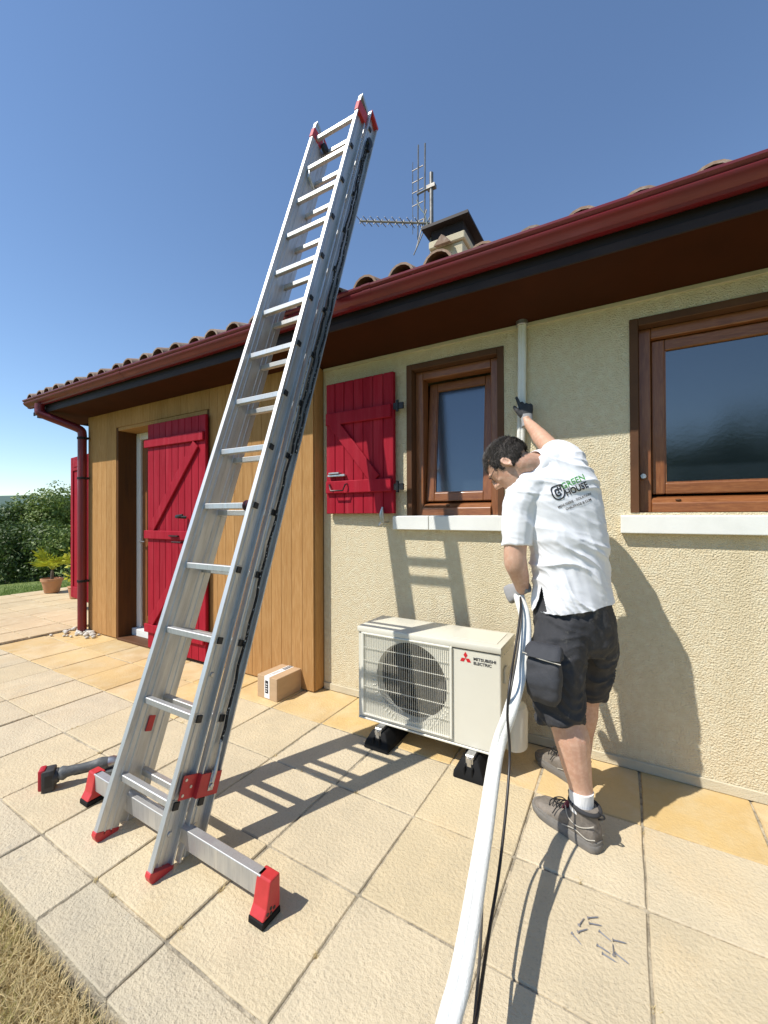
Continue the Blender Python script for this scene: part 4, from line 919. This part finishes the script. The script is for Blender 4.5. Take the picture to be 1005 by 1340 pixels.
# --- head frame
HC = at(665, 610, 1.93); fh = V((-.97, -.04, 0)).normalized(); pitch = R_(55)
hf = (fh*math.cos(pitch)-UP*math.sin(pitch)).normalized()
hu = (UP*math.cos(pitch)+fh*math.sin(pitch)).normalized()
hr_ = hf.cross(hu).normalized()
rl = R_(-4); hr2 = hr_*math.cos(rl)+hu*math.sin(rl); hu2 = hu*math.cos(rl)-hr_*math.sin(rl)
MH = Matrix(((hr2.x, hf.x, hu2.x, HC.x), (hr2.y, hf.y, hu2.y, HC.y), (hr2.z, hf.z, hu2.z, HC.z), (0, 0, 0, 1))) @ Matrix.Scale(.935, 4)
H = lambda x, y, z: MH @ V((x, y, z))
body = MB()
body.rings(torso_rings(.84))
def limb(mb, pts, n=14, seg=4):
    P = spline([A3(p[:3]) if len(p) == 4 else p[0] for p in pts], seg); rr = []
    rs_ = [p[-1] for p in pts]
    for i in range(len(rs_)-1):
        for k in range(seg): t = k/seg; t = t*t*(3-2*t)*.5+t*.5; rr.append(rs_[i]*(1-t)+rs_[i+1]*t)
    rr.append(rs_[-1]); mb.tube(P, rr, n=n); return P
# arms
limb(body, [(740, 614, 1.96, .062), (736, 604, 2.04, .058), (727, 593, 2.14, .050), (717, 583, 2.23, .049), (708, 573, 2.30, .046), (699, 562, 2.38, .036), (690, 552, 2.445, .027), (688, 546, 2.455, .026)])
limb(body, [(690, 640, 1.90, .062), (680, 660, 1.90, .062), (676, 692, 1.90, .057), (674, 722, 1.89, .050), (675, 738, 1.895, .051), (680, 754, 1.925, .043), (683, 768, 1.965, .033), (683, 774, 1.98, .029)])
# legs
AL = V((-.165, -.682, 0)); AR = V((-.235, -.275, 0))
dirL = V((-.875, .483, 0)).normalized(); dirR = V((-.83, .557, 0)).normalized()
limb(body, [(741, 812, 1.88, .092), (736, 860, 1.84, .082), (733, 915, 1.815, .068), (741, 945, 1.80, .070), (748, 965, 1.79, .074), (753, 995, 1.785, .063), (759, 1025, 1.78, .050), (762, 1050, 1.775, .044), (AL+V((0, 0, .05)), .042)])
limb(body, [(768, 812, 1.97, .092), (771, 850, 2.01, .080), (769, 895, 2.06, .064), (766, 915, 2.08, .064), (764, 935, 2.09, .066), (762, 965, 2.11, .050), (761, 990, 2.125, .040), (AR+V((0, 0, .05)), .040)])
# neck and head
nb0 = A3((706, 612, 1.935)); body.tube(spline([nb0, nb0.lerp(H(0, -.045, -.055), .55)+UP*.004, H(0, -.035, -.045), H(0, -.015, 0)], 4), [.066, .063, .060, .058, .057, .056, .056, .056, .056, .056, .056, .056, .056], n=16)
hs_ = [(-.118, .058, .020, .018), (-.110, .050, .034, .032), (-.095, .042, .046, .050), (-.07, .030, .056, .066), (-.04, .020, .064, .079), (-.01, .010, .069, .088), (.02, .002, .073, .094), (.05, -.008, .074, .096), (.08, -.014, .069, .089), (.105, -.018, .054, .070), (.122, -.020, .030, .040), (.128, -.02, .01, .015)]
body.rings([[H(a*math.cos(2*math.pi*k/20), cy+b_*math.sin(2*math.pi*k/20), z) for k in range(20)] for z, cy, a, b_ in hs_])
body.ball(H(0, -.050, .02), .066, n=16, m=10)
body.tube([H(0, .092, .030), H(0, .110, .004), H(0, .117, -.014), H(0, .100, -.026)], [.008, .011, .015, .010], n=10)
body.ball(H(0, .088, .040), (.045, .012, .010), MH)           # brow
body.ball(H(0, .092, -.056), (.024, .013, .007), MH); body.ball(H(0, .090, -.070), (.021, .012, .007), MH)   # lips
for sx in (-1, 1):
    body.ball(H(sx*.036, .070, -.015), (.020, .018, .016), MH)    # cheek
    body.ball(H(sx*.016, .102, -.022), (.010, .010, .008), MH)
    E_ = MH @ Matrix.Translation((sx*.074, -.012, -.004)) @ Matrix.Rotation(R_(-14), 4, 'X') @ Matrix.Rotation(R_(sx*-22), 4, 'Z')
    ep = [E_ @ V((sx*.010, -.015*math.cos(t), .026*math.sin(t)+.003*math.cos(t))) for t in [2*math.pi*k/14 for k in range(14)]]
    body.tube(ep, .0052, n=6, closed=True)                        # ear rim
    body.ball(E_ @ V((sx*.002, 0, 0)), (.0055, .014, .023), E_); body.ball(E_ @ V((sx*.006, .008, -.030)), (.006, .008, .010), E_)
me = remesh(body, .0055, 5, 'person')
person = place('person', me, M_['skin']); tag(person, 'worker in white printed polo shirt and black shorts guiding white pipe down wall', 'person')
def part(nm, me_or_mb, mat, par=person, sm=50):
    return me_or_mb.build(nm, M_[mat], par, smooth=sm) if isinstance(me_or_mb, MB) else place(nm, me_or_mb, M_[mat], par)
def displace(me, fn):
    ns = [v.normal.copy() for v in me.vertices]
    for v, n_ in zip(me.vertices, ns): v.co = v.co+n_*fn(v.co, n_)
    me.update()
def nz(p, s): return noise.noise(V((p.x*s, p.y*s, p.z*s)))
# --- shirt
sh = MB(); sh.rings(torso_rings(1.0, .004))
limb(sh, [(728, 640, 1.90, .088), (740, 616, 1.965, .088), (741, 606, 2.02, .082), (735, 598, 2.09, .073), (726, 592.5, 2.145, .066), (724, 591, 2.158, .064)])
limb(sh, [(712, 640, 1.92, .090), (692, 642, 1.90, .084), (682, 658, 1.895, .080), (677, 682, 1.895, .074), (676, 706, 1.895, .068), (676, 714, 1.893, .067)])
me = remesh(sh, .0048, 9, 'shirt')
hemP = A3((750, 790, 1.92)); hemN = (-UP+cR*.13).normalized()
bm = bmesh.new(); bm.from_mesh(me)
bmesh.ops.bisect_plane(bm, geom=bm.verts[:]+bm.edges[:]+bm.faces[:], dist=1e-5, plane_co=hemP, plane_no=hemN, clear_outer=True)
tri = ((702.5, 800), (717.5, 800), (709, 766))
def in_tri(p):
    d = p-CAM; t = d.dot(cF); u, v = CX+FPX*d.dot(cR)/t, CY-FPX*d.dot(cU)/t
    s_ = [(tri[(k+1) % 3][0]-tri[k][0])*(v-tri[k][1])-(tri[(k+1) % 3][1]-tri[k][1])*(u-tri[k][0]) for k in range(3)]
    return all(x <= 0 for x in s_) or all(x >= 0 for x in s_)
slit = [f for f in bm.faces if f.calc_center_median().z < 1.12 and f.normal.dot(cF) < 0 and in_tri(f.calc_center_median())]
bmesh.ops.delete(bm, geom=slit, context='FACES')
bm.to_mesh(me); bm.free()
wR = at(800, 780, 2.0); shp = at(745, 615, 1.97); axp = at(694, 690, 1.86)
def shirt_fold(p, n_):
    z = p.z; w = 0.0
    # drag lines running from the raised right shoulder down across the back
    q = V((p.x, p.y, p.z)); s1 = q.dot(V((.55, .40, -.73))); s2 = q.dot(V((.60, .45, .66)))
    low = max(0, min(1, (1.36-z)/.30)); mid = max(0, 1-abs(z-1.22)/.28)
    f = noise.noise(V((s1*2.2, s2*13+2.2*noise.noise(V((s1*3, s2*3, 1.7))), 3.1)))
    w += .019*mid*(1-abs(f))**3.4-.006*mid
    f2 = noise.noise(V((s1*3.5, s2*24+1.6*nz(p, 5), 7.7))); w += .012*low*(1-abs(f2))**3.5
    # upper back pulled between the shoulders
    up = max(0, min(1, (z-1.42)/.12)); s3 = q.dot(V((.2, .1, .97))); s4 = q.dot(V((.84, .52, -.12)))
    f3 = noise.noise(V((s4*2.5, s3*21+2.0*nz(p, 4), 11.3))); w += .010*up*(1-abs(f3))**3.5
    # short slanting creases over the lower back, the flank and the sleeves
    s5 = q.dot(V((.45, .30, .84))); s6 = q.dot(V((.70, .50, -.50)))
    f5 = noise.noise(V((s6*6, s5*38+2.4*nz(p, 7), 5.9))); w += .0034*(1-abs(f5))**4*(.5+.5*noise.noise(V((p.x*6, p.y*6, p.z*6+9))))
    w += .006*nz(p, 5)+.0022*nz(p, 16)
    # loose, flared hem
    hm = max(0, min(1, (1.07-z)/.12)); a_ = math.atan2(p.y-hemP.y, p.x-hemP.x); w += hm*(.006+.005*math.sin(a_*7+1.2))
    return w
me.update(); displace(me, shirt_fold)
for p in me.polygons: p.use_smooth = True
shirt = part('shirt', me, 'shirt')
bpy.context.view_layer.update()
bvh = BVHTree.FromPolygons([v.co for v in me.vertices], [tuple(p.vertices) for p in me.polygons])
# collar: a soft rolled band round the neck
cl = MB(); nd = (H(0, -.045, -.055)-nb0).normalized(); a_, b_ = frame_from(nd)
def cring(k, r_): return [nb0+nd*(k+.008*math.cos(t+.6))+(a_*math.cos(t)+b_*math.sin(t))*r_ for t in [2*math.pi*q/28 for q in range(28)]]
cl.rings([cring(-.030, .098), cring(-.005, .094), cring(.030, .081), cring(.044, .075), cring(.047, .071), cring(.030, .068), cring(-.02, .068)], cap=False)
part('collar', cl, 'shirt', shirt)
# printed emblem and lettering, laid on the back of the shirt
def on_shirt(u, v, lift=.0016):
    d = ray(u, v).normalized(); hit, n_, i, dist = bvh.ray_cast(CAM, d)
    if hit is None: return None
    if n_.dot(d) > 0: n_ = -n_
    return hit+n_*lift-d*.0008
def print_on(name, me_, f, mat):
    bm = bmesh.new(); bm.from_mesh(me_); bmesh.ops.triangulate(bm, faces=bm.faces[:])
    for _ in range(3):
        es = [e for e in bm.edges if (V(f(e.verts[0].co.x, e.verts[0].co.y))-V(f(e.verts[1].co.x, e.verts[1].co.y))).length > 1.6]
        if es: bmesh.ops.subdivide_edges(bm, edges=es, cuts=1)
    bmesh.ops.triangulate(bm, faces=bm.faces[:]); dead = []
    for v in bm.verts:
        p = on_shirt(*f(v.co.x, v.co.y))
        if p is None: dead.append(v)
        else: v.co = p
    bmesh.ops.delete(bm, geom=dead, context='VERTS'); bm.to_mesh(me_); bm.free()
    return place(name, me_, M_[mat], shirt)
def shirt_text(body_, p0, p1, hgt, mat, bold=0.0, lean=0.0):
    me_ = text_mesh(body_, 1.0, offset=bold); X = [v.co.x for v in me_.vertices]; Y = [v.co.y for v in me_.vertices]
    x0, w, y0, h = min(X), max(X)-min(X), min(Y), max(Y)-min(Y); d = V((p1[0]-p0[0], p1[1]-p0[1])); n_ = V((d.y, -d.x)).normalized()
    n_ = (n_+V((lean, 0))).normalized()
    def f(x, y):
        q = V(p0)+d*((x-x0)/w)+n_*hgt*((y-y0)/h); return (q.x, q.y)
    return print_on('lettering', me_, f, mat)
shirt_text('GREEN', (736.5, 640.5), (766, 627.5), 8.2, 'green_ink', .012, -.05)
shirt_text('HOUSE', (742.5, 649.5), (770.5, 637.5), 9.0, 'dark_ink', .025, -.05)
shirt_text('MENUISERIE - ISOLATION', (731, 665.5), (773.5, 647.5), 3.4, 'dark_ink', .012, -.05)
shirt_text('CHAUFFAGE & CLIM', (741, 668), (774, 655), 3.4, 'dark_ink', .012, -.05)
def emblem():
    mb = MB()
    def rr(t, a, b_): # rounded block outline, square top right
        c, s_ = math.cos(t), math.sin(t); p = 2.0 if s_ < 0 else 4.0
        return (a*math.copysign(abs(c)**(2/p), c), b_*math.copysign(abs(s_)**(2/p), s_))
    n_ = 40
    for (ao, bo_, ai, bi, t0, t1) in ((1, 1.12, .80, .92, 0, 2*math.pi), (.52, .60, .28, .34, R_(75), R_(330))):
        for k in range(n_):
            ta, tb = t0+(t1-t0)*k/n_, t0+(t1-t0)*(k+1)/n_
            q = [rr(ta, ao, bo_), rr(tb, ao, bo_), rr(tb, ai, bi), rr(ta, ai, bi)]; mb.add([(x, y, 0) for x, y in q], [(0, 1, 2, 3)])
    for (x0, x1, y0, y1) in ((.02, .20, .05, .88), (.42, .60, .05, .88), (.20, .42, .38, .56), (-.18, .30, -.12, .06)):
        mb.add([(x0, y0, 0), (x1, y0, 0), (x1, y1, 0), (x0, y1, 0)], [(0, 1, 2, 3)])
    m_ = bpy.data.meshes.new('emblem'); m_.from_pydata(mb.v, [], mb.f); return m_
th = R_(-20)
print_on('emblem', emblem(), lambda x, y: (730.5+9*(x*math.cos(th)+y*math.sin(th)), 644.5+9*(x*math.sin(th)-y*math.cos(th))), 'dark_ink')
# --- shorts
st_ = MB()
st_.rings([ring(at(u, v, t), LP, UP, a, b) for u, v, t, a, b in ((749, 752, 1.92, .150, .110), (750, 776, 1.92, .164, .124), (750, 790, 1.92, .172, .134), (751, 812, 1.92, .184, .146), (753, 838, 1.92, .182, .142), (754, 850, 1.92, .150, .11))])
limb(st_, [(738, 815, 1.87, .115), (733, 842, 1.85, .120), (727, 875, 1.83, .116), (729, 908, 1.815, .106), (732, 936, 1.805, .096), (733, 944, 1.80, .094)])
limb(st_, [(770, 815, 1.97, .115), (774, 842, 1.99, .112), (773, 872, 2.02, .098), (769, 900, 2.055, .086), (768, 908, 2.06, .085)])
me = remesh(st_, .0065, 7, 'shorts')
def short_fold(p, n_):
    f = noise.noise(V((p.x*5, p.y*5, p.z*26+2.5*nz(p, 6)))); leg = max(0, min(1, (.86-p.z)/.12))
    return .014*leg*(1-abs(f))**2.6+.008*(1-leg)*(1-abs(noise.noise(V((p.x*9, p.y*9, p.z*14+3*nz(p, 5))))))**3+.007*nz(p, 7)+.003*nz(p, 20)-.002
displace(me, short_fold)
for p in me.polygons: p.use_smooth = True
shorts = part('shorts', me, 'shorts')
# cargo pocket hanging on the thigh
pk = MB(); outp = []
pd = (-cF*.75-cR*.66).normalized(); pl_ = pd.cross(UP).normalized()*-1
pc = at(712, 884, 1.725)
def pk_ring(c, w, d, n=16): return ring(c, pl_, UP, w, d, n, 4.0)
pk.rings([pk_ring(pc+UP*z+pd*o_, w, d) for z, w, d, o_ in ((.085, .060, .020, -.006), (.05, .070, .034, 0), (-.03, .074, .042, .004), (-.085, .066, .036, 0), (-.115, .050, .020, -.006))])
me = remesh(pk, .006, 3, 'cargo_pocket'); displace(me, lambda p, n_: .004*nz(p, 14)+.003*nz(p, 30))
part('cargo_pocket', me, 'shorts2', shorts)
fl = MB(); fl.rings([pk_ring(pc+UP*z+pd*o_, w, d, 16) for z, w, d, o_ in ((.128, .064, .016, -.012), (.115, .074, .030, -.004), (.082, .078, .040, .004), (.078, .074, .034, .004))])
part('pocket_flap', fl, 'shorts2', shorts, 40)
pp_ = MB().tube([pc+UP*(.080+.018*(k/6-.5))+pl_*(.078*(k/6*2-1))*-1+pd*(.042-.010*abs(k/6*2-1)) for k in range(7)], .0028, n=5)
part('piping', pp_, 'piping', shorts)
bpk = MB(); bq = at(799, 822, 1.97)
bpk.rings([ring(bq+UP*z, LP, UP, a, .018, 14, 3.0) for z, a in ((.06, .022), (.04, .030), (-.02, .030), (-.06, .020))])
part('hip_pocket', bpk, 'shorts', shorts)
# --- socks and boots
def boot(A, d, nm):
    q = V((-d.y, d.x, 0)); Mx = Matrix(((d.x, q.x, 0, A.x), (d.y, q.y, 0, A.y), (0, 0, 1, 0), (0, 0, 0, 1)))
    so_ = MB(); so_.tube([Mx @ V((0, 0, z)) for z in (.13, .15, .175, .20, .215)], [.047, .0475, .048, .0485, .049], n=18)
    sk = part('sock', so_, 'sock', person, 50)
    def sec(x, w, z0, z1, p=2.6, n=20, yo=0):
        out = []
        for k in range(n):
            t = 2*math.pi*k/n; c, s_ = math.cos(t), math.sin(t)
            out.append(Mx @ V((x, yo+w*math.copysign(abs(c)**(2/p), c), (z0+z1)/2+(z1-z0)/2*math.copysign(abs(s_)**(2/p), s_))))
        return out
    up = MB()
    up.rings([sec(x, w, .014, h) for x, w, h in ((-.078, .022, .075), (-.070, .036, .105), (-.045, .043, .125), (-.01, .045, .130), (.035, .046, .122), (.075, .047, .104), (.11, .050, .088), (.15, .053, .078), (.185, .052, .072), (.212, .045, .062), (.230, .028, .045))])
    up.rings([[Mx @ V((cx2+a*math.cos(t), b*math.sin(t), z+tilt*math.cos(t))) for t in [2*math.pi*k/20 for k in range(20)]] for cx2, a, b, z, tilt in ((-.012, .062, .045, .07, 0), (-.012, .060, .046, .12, .0), (-.014, .060, .049, .150, .004), (-.016, .061, .051, .163, .006))])
    m_ = remesh(up, .0042, 4, 'boot'); displace(m_, lambda p, n_: .0012*nz(p, 40)+.0016*nz(p, 18))
    bt = part('boot', m_, 'shoe')
    sl = MB()
    outl = [(-.086, .0), (-.082, .024), (-.066, .040), (-.03, .046), (.03, .047), (.08, .049), (.13, .056), (.18, .056), (.215, .046), (.235, .026), (.241, 0)]
    outl += [(x, -y) for x, y in reversed(outl[1:-1])]
    sl.rings([[Mx @ V((x*s_, y*s_, z+(.012*max(0, (x-.14)/.1)**2 if x > .14 else 0))) for x, y in outl] for s_, z in ((.96, .001), (1.0, .006), (1.02, .022), (1.0, .032), (.97, .034))])
    part('sole', sl, 'sole', bt, 40)
    # rubber toe guard and stitched piping
    tg = MB(); tg.rings([[Mx @ V((x*s_+o_, y*s_, z)) for x, y in outl] for s_, z, o_ in ((.985, .030, 0), (.975, .044, 0), (.94, .046, .002))])
    part('rand', tg, 'sole', bt, 40)
    cf = MB(); cf.tube([Mx @ V((-.016+.062*math.cos(t), .052*math.sin(t), .160+.006*math.cos(t))) for t in [2*math.pi*k/24 for k in range(24)]], .0085, n=8, closed=True)
    part('cuff', cf, 'shoe_dk', bt)
    tn = MB(); tn.rings([[Mx @ V((x+.006*math.cos(t), w*math.sin(t), z+.012*math.cos(t))) for t in [2*math.pi*k/12 for k in range(12)]] for x, w, z in ((.075, .028, .100), (.05, .030, .135), (.038, .030, .172), (.036, .024, .190))])
    part('tongue', tn, 'burg', bt)
    for sg in (-1, 1):
        pi_ = MB()
        pi_.tube(spline([Mx @ V(c) for c in ((.05, sg*.040, .135), (.03, sg*.050, .10), (-.01, sg*.0485, .085), (-.05, sg*.0445, .10), (-.075, sg*.030, .115))], 4), .0022, n=5)
        pi_.tube(spline([Mx @ V(c) for c in ((.06, sg*.050, .05), (.0, sg*.0485, .065), (-.05, sg*.0455, .055), (-.078, sg*.028, .06))], 4), .0022, n=5)
        part('stitching', pi_, 'piping', bt)
    lc = MB()
    for k in range(5):
        x = .062+k*.018; z = .118-k*.0075+.006
        lc.tube(spline([Mx @ V(c) for c in ((x-.004, -.034, z-.014), (x, -.015, z), (x+.006, .015, z+.002), (x+.002, .034, z-.014))], 3), .0026, n=5)
    for sg in (-1, 1):
        lc.tube(spline([Mx @ V(c) for c in ((.060, sg*.004, .128), (.075, sg*.03, .150), (.098, sg*.052, .140), (.085, sg*.040, .118), (.062, sg*.006, .128))], 4), .0026, n=5)
        lc.tube(spline([Mx @ V(c) for c in ((.060, sg*.004, .128), (.085, sg*.04, .11), (.10, sg*.060, .075))], 4), .0024, n=5)
    part('laces', lc, 'lace', bt)
    hl = MB().tube(spline([Mx @ V(c) for c in ((-.076, 0, .135), (-.098, 0, .150), (-.100, 0, .162), (-.076, 0, .165))], 4), .004, n=5); part('pull_tab', hl, 'lace', bt)
boot(AL, dirL, 'left'); boot(AR, dirR, 'right')
# --- gloves
def hand(Mh, curls, spread, thumb, nm, cuff_len=.045, gm='glove'):
    """local: +z along the fingers, +x towards the thumb, +y out of the back of the hand"""
    mb = MB()
    mb.rings([[Mh @ V((cx2+a*math.copysign(abs(math.cos(t))**.75, math.cos(t)), cy2+b*math.copysign(abs(math.sin(t))**.85, math.sin(t)), z)) for t in [2*math.pi*k/16 for k in range(16)]] for cx2, cy2, a, b, z in ((0, 0, .029, .021, -.02), (0, 0, .030, .020, .0), (.002, 0, .038, .019, .03), (.0, .001, .043, .018, .06), (-.002, .0, .042, .016, .085), (-.002, -.002, .038, .013, .098))])
    for i, (x, L_, r_) in enumerate(((.031, .074, .0112), (.0105, .082, .0115), (-.011, .076, .0110), (-.031, .060, .0100))):
        c = curls[i]; a = 0; p = V((x, .0, .085)); d0 = V((spread*(x/.03)*.18, 0, 1)).normalized(); pts = [p-V((0, 0, .012)), p]
        for f_, k in ((.45, 1.0), (.30, 1.15), (.25, .8)):
            a += c*k; dd = V((d0.x*math.cos(a), -math.sin(a), math.cos(a)*d0.z)); p = p+dd*L_*f_; pts.append(p)
        mb.tube([Mh @ q for q in spline(pts, 3)], [r_*(1.05-.022*j) for j in range(13)], n=10)
    mb.tube([Mh @ V(q) for q in thumb], [.016, .0155, .0135, .0115, .008], n=10)
    m_ = remesh(mb, .0035, 3, 'glove'); g = part('glove', m_, gm)
    cu = MB(); cu.rings([[Mh @ V((a*math.cos(t), b*math.sin(t), z)) for t in [2*math.pi*k/18 for k in range(18)]] for a, b, z in ((.034, .031, -cuff_len), (.0345, .030, -cuff_len+.004), (.033, .027, -.015), (.035, .025, .012), (.038, .023, .03), (.034, .018, .032))])
    part('cuff', cu, 'cuff', g); return g
def basis(o, z, y):
    z = z.normalized(); y = (y-z*y.dot(z)).normalized(); x = y.cross(z); return Matrix(((x.x, y.x, z.x, o.x), (x.y, y.y, z.y, o.y), (x.z, y.z, z.z, o.z), (0, 0, 0, 1)))
# right hand, flat on the pipe against the wall: fingers up, thumb to the left
wr = at(689.5, 549, 2.455); Mr = basis(wr, UP*.96-cR*.02+cF*.22, -cF*.85-cR*.10+UP*.12)
if (Mr.to_3x3() @ V((1, 0, 0))).dot(cR) > 0: Mr = Mr @ Matrix.Diagonal((-1, 1, 1, 1))
hand(Mr, (.10, .55, .75, .8), 1.0, [(.018, 0, .015), (.036, .004, .035), (.052, .006, .058), (.062, .004, .078), (.066, .0, .092)], 'right')
# left hand, closed round the pipe
wl_ = at(683, 769, 1.97); zl = (at(664, 778, 2.03)-wl_); Mlh = basis(wl_, zl, -cF*.8-cR*.3+UP*.35)
hand(Mlh, (1.0, 1.05, 1.1, 1.1), .2, [(.018, -.002, .015), (.034, -.012, .035), (.040, -.030, .055), (.032, -.046, .068), (.018, -.054, .074)], 'left', .03, 'cuff')
# --- hair: a close-cropped cap and strands
hp = MB(); NT, NP = 40, 26; keep = {}
def hair_ok(x, y, z):
    if y > .045: return z > .062-.25*(y-.075)
    if y > -.015: return z > .020+.0*y or (abs(x) > .06 and y > .012 and y < .034 and z > -.012)
    return z > -.040-.50*(y+.075)
def skull(th, ph, extra):
    x, y, z = math.sin(th)*math.cos(ph), math.sin(th)*math.sin(ph), math.cos(th)
    zz = .026+.104*z; 
    return V((.0765*x, -.016+(.098 if y > 0 else .118)*y, zz))*(1+0)+V((x, y, z))*extra
rows = []
for i in range(NP+1):
    th = R_(2)+R_(128)*i/NP
    rows.append([skull(th, 2*math.pi*k/NT, .0030+.0030*noise.noise(V((math.cos(2*math.pi*k/NT)*5, i*.35, math.sin(2*math.pi*k/NT)*5)))) for k in range(NT)])
idx = {}; vs_ = []; fs = []
for i in range(NP):
    for k in range(NT):
        q = [rows[i][k], rows[i][(k+1) % NT], rows[i+1][(k+1) % NT], rows[i+1][k]]; c = sum(q, V())/4
        if hair_ok(*c):
            ids = []
            for key, p in zip(((i, k), (i, (k+1) % NT), (i+1, (k+1) % NT), (i+1, k)), q):
                if key not in idx: idx[key] = len(vs_); vs_.append(tuple(MH @ p))
                ids.append(idx[key])
            fs.append(tuple(ids))
hp.v, hp.f = vs_, fs; hair = part('hair', hp, 'hair')
hs1, hs2 = MB(), MB(); r = random.Random(9); cnt = 0
while cnt < 8000:
    th, ph = math.acos(1-r.random()*1.6), r.uniform(0, 2*math.pi)
    p = skull(th, ph, .001)
    if not hair_ok(*p): continue
    cnt += 1; n_ = V((p.x/.0765**2, (p.y+.016)/.11**2, (p.z-.026)/.104**2)).normalized()
    fw = V((0, .8, -.25)) if p.z > .07 else V((0, .15, -1)); fw = (fw-n_*fw.dot(n_)); fw = fw.normalized() if fw.length > .1 else V((0, 1, 0))
    L_ = (.019 if p.z > .07 else .010)*r.uniform(.6, 1.3); d = (n_*.55+fw*.9+V((r.gauss(0, .38), r.gauss(0, .38), r.gauss(0, .38)))).normalized(); s_ = d.cross(n_).normalized()*.00085
    tip = p+d*L_; grey = r.random() < (.15 if p.y > .02 else .55)
    (hs2 if grey else hs1).add([MH @ (p-s_), MH @ (p+s_), MH @ (p+d*L_*.6+s_*.8+n_*.002), MH @ tip], [(0, 1, 2), (0, 2, 3)])
for nm, m_, mt in (('strands', hs1, 'hair'), ('strands', hs2, 'hair2')):
    me_ = bpy.data.meshes.new(nm); me_.from_pydata(m_.v, [], m_.f); o = place(nm, me_, M_[mt], hair); tag(o, kind='stuff')
# --- spectacles, eyebrow
gs = MB()
for sx in (-1, 1):
    gs.tube([H(sx*.034+.022*math.cos(t), .103-.010*abs(math.cos(t)), .018+.016*math.sin(t)) for t in [2*math.pi*k/16 for k in range(16)]], .0014, n=5, closed=True)
    gs.tube([H(sx*.057, .093, .022), H(sx*.072, .06, .024), H(sx*.079, .0, .026), H(sx*.079, -.02, .014)], .0016, n=5)
gs.tube([H(-.012, .108, .020), H(0, .112, .024), H(.012, .108, .020)], .0014, n=5)
sp = part('spectacles', gs, 'black')

# ================================================================ INSULATED PIPE PAIR AND CABLES
pts = [ony(683, 421, -.030), ony(683, 470, -.030), ony(682.5, 520, -.030), ony(682, 560, -.034), ony(680.5, 600, -.060), at(678, 650, 2.26), at(677, 712, 2.13), at(678, 772, 1.995), at(686, 806, 1.91), at(687, 838, 1.84), at(680, 885, 1.75), at(667, 932, 1.65), at(650, 984, 1.63), at(633, 1095, 1.36), at(606, 1258, 1.06), at(585, 1345, .955), V((-.36, -2.05, .10)), V((-.42, -2.5, .0))]
cp_ = spline(pts, 24); npt = len(cp_)
rad = [.0160+.0018*min(1, max(0, (k/npt-.40)/.35)) for k in range(npt)]
pipe = tag(empty('insulated_pipe', cp_[0]), 'white insulated twin refrigerant pipe hanging from the eave to the paving', 'pipe')
for sg, kr, nm in ((-1, 1.0, 'pipe_tube'), (1, .92, 'pipe_tube')):
    ps = []
    for i, p in enumerate(cp_):
        d = (cp_[min(i+1, npt-1)]-cp_[max(i-1, 0)]).normalized(); view = (CAM-p).normalized(); s_ = d.cross(view).normalized()
        ps.append(p+s_*sg*rad[i]*.56)
    MB().tube(ps, [r_*kr*(1.04+.014*(-1)**q) for q, r_ in enumerate(rad)], n=16).build(nm, M_['pipew'], pipe, smooth=60)
top = pts[0]
MB().lathe([(.034, -.02), (.036, -.018), (.036, .016), (.030, .018)], 18, Matrix.Translation(top+V((0, 0, -.005)))).build('collar', M_['steel'], pipe, smooth=40)
def cable(uvts, r_, mat, nm, lab):
    P = spline([at(*c) if len(c) == 3 and c[2] > 0 and c[0] > 5 else V(c) for c in uvts], 6)
    return tag(MB().tube(P, r_, n=7).build(nm, M_[mat], smooth=60), lab, 'cable')
cable([(681, 780, 1.965), (681, 800, 1.87), (674, 850, 1.75), (667, 895, 1.635), (664, 935, 1.60), (667, 985, 1.585), (663, 1050, 1.48), (653, 1140, 1.32), (640, 1220, 1.18), (624, 1330, 1.00), (615, 1400, .92), (-.16, -2.3, .0)], .0052, 'cable', 'power_cable', 'black cable held in the hand and running down beside the white pipe')
cable([(682, 780, 1.97), (682, 810, 1.88), (676, 860, 1.76), (668, 905, 1.66), (655, 980, 1.65), (640, 1060, 1.52), (633, 1130, 1.38), (629, 1230, 1.20), (620, 1345, 1.02), (-.20, -2.3, .0)], .0045, 'cable2', 'control_cable', 'thin grey cable tucked against the back of the white pipe')
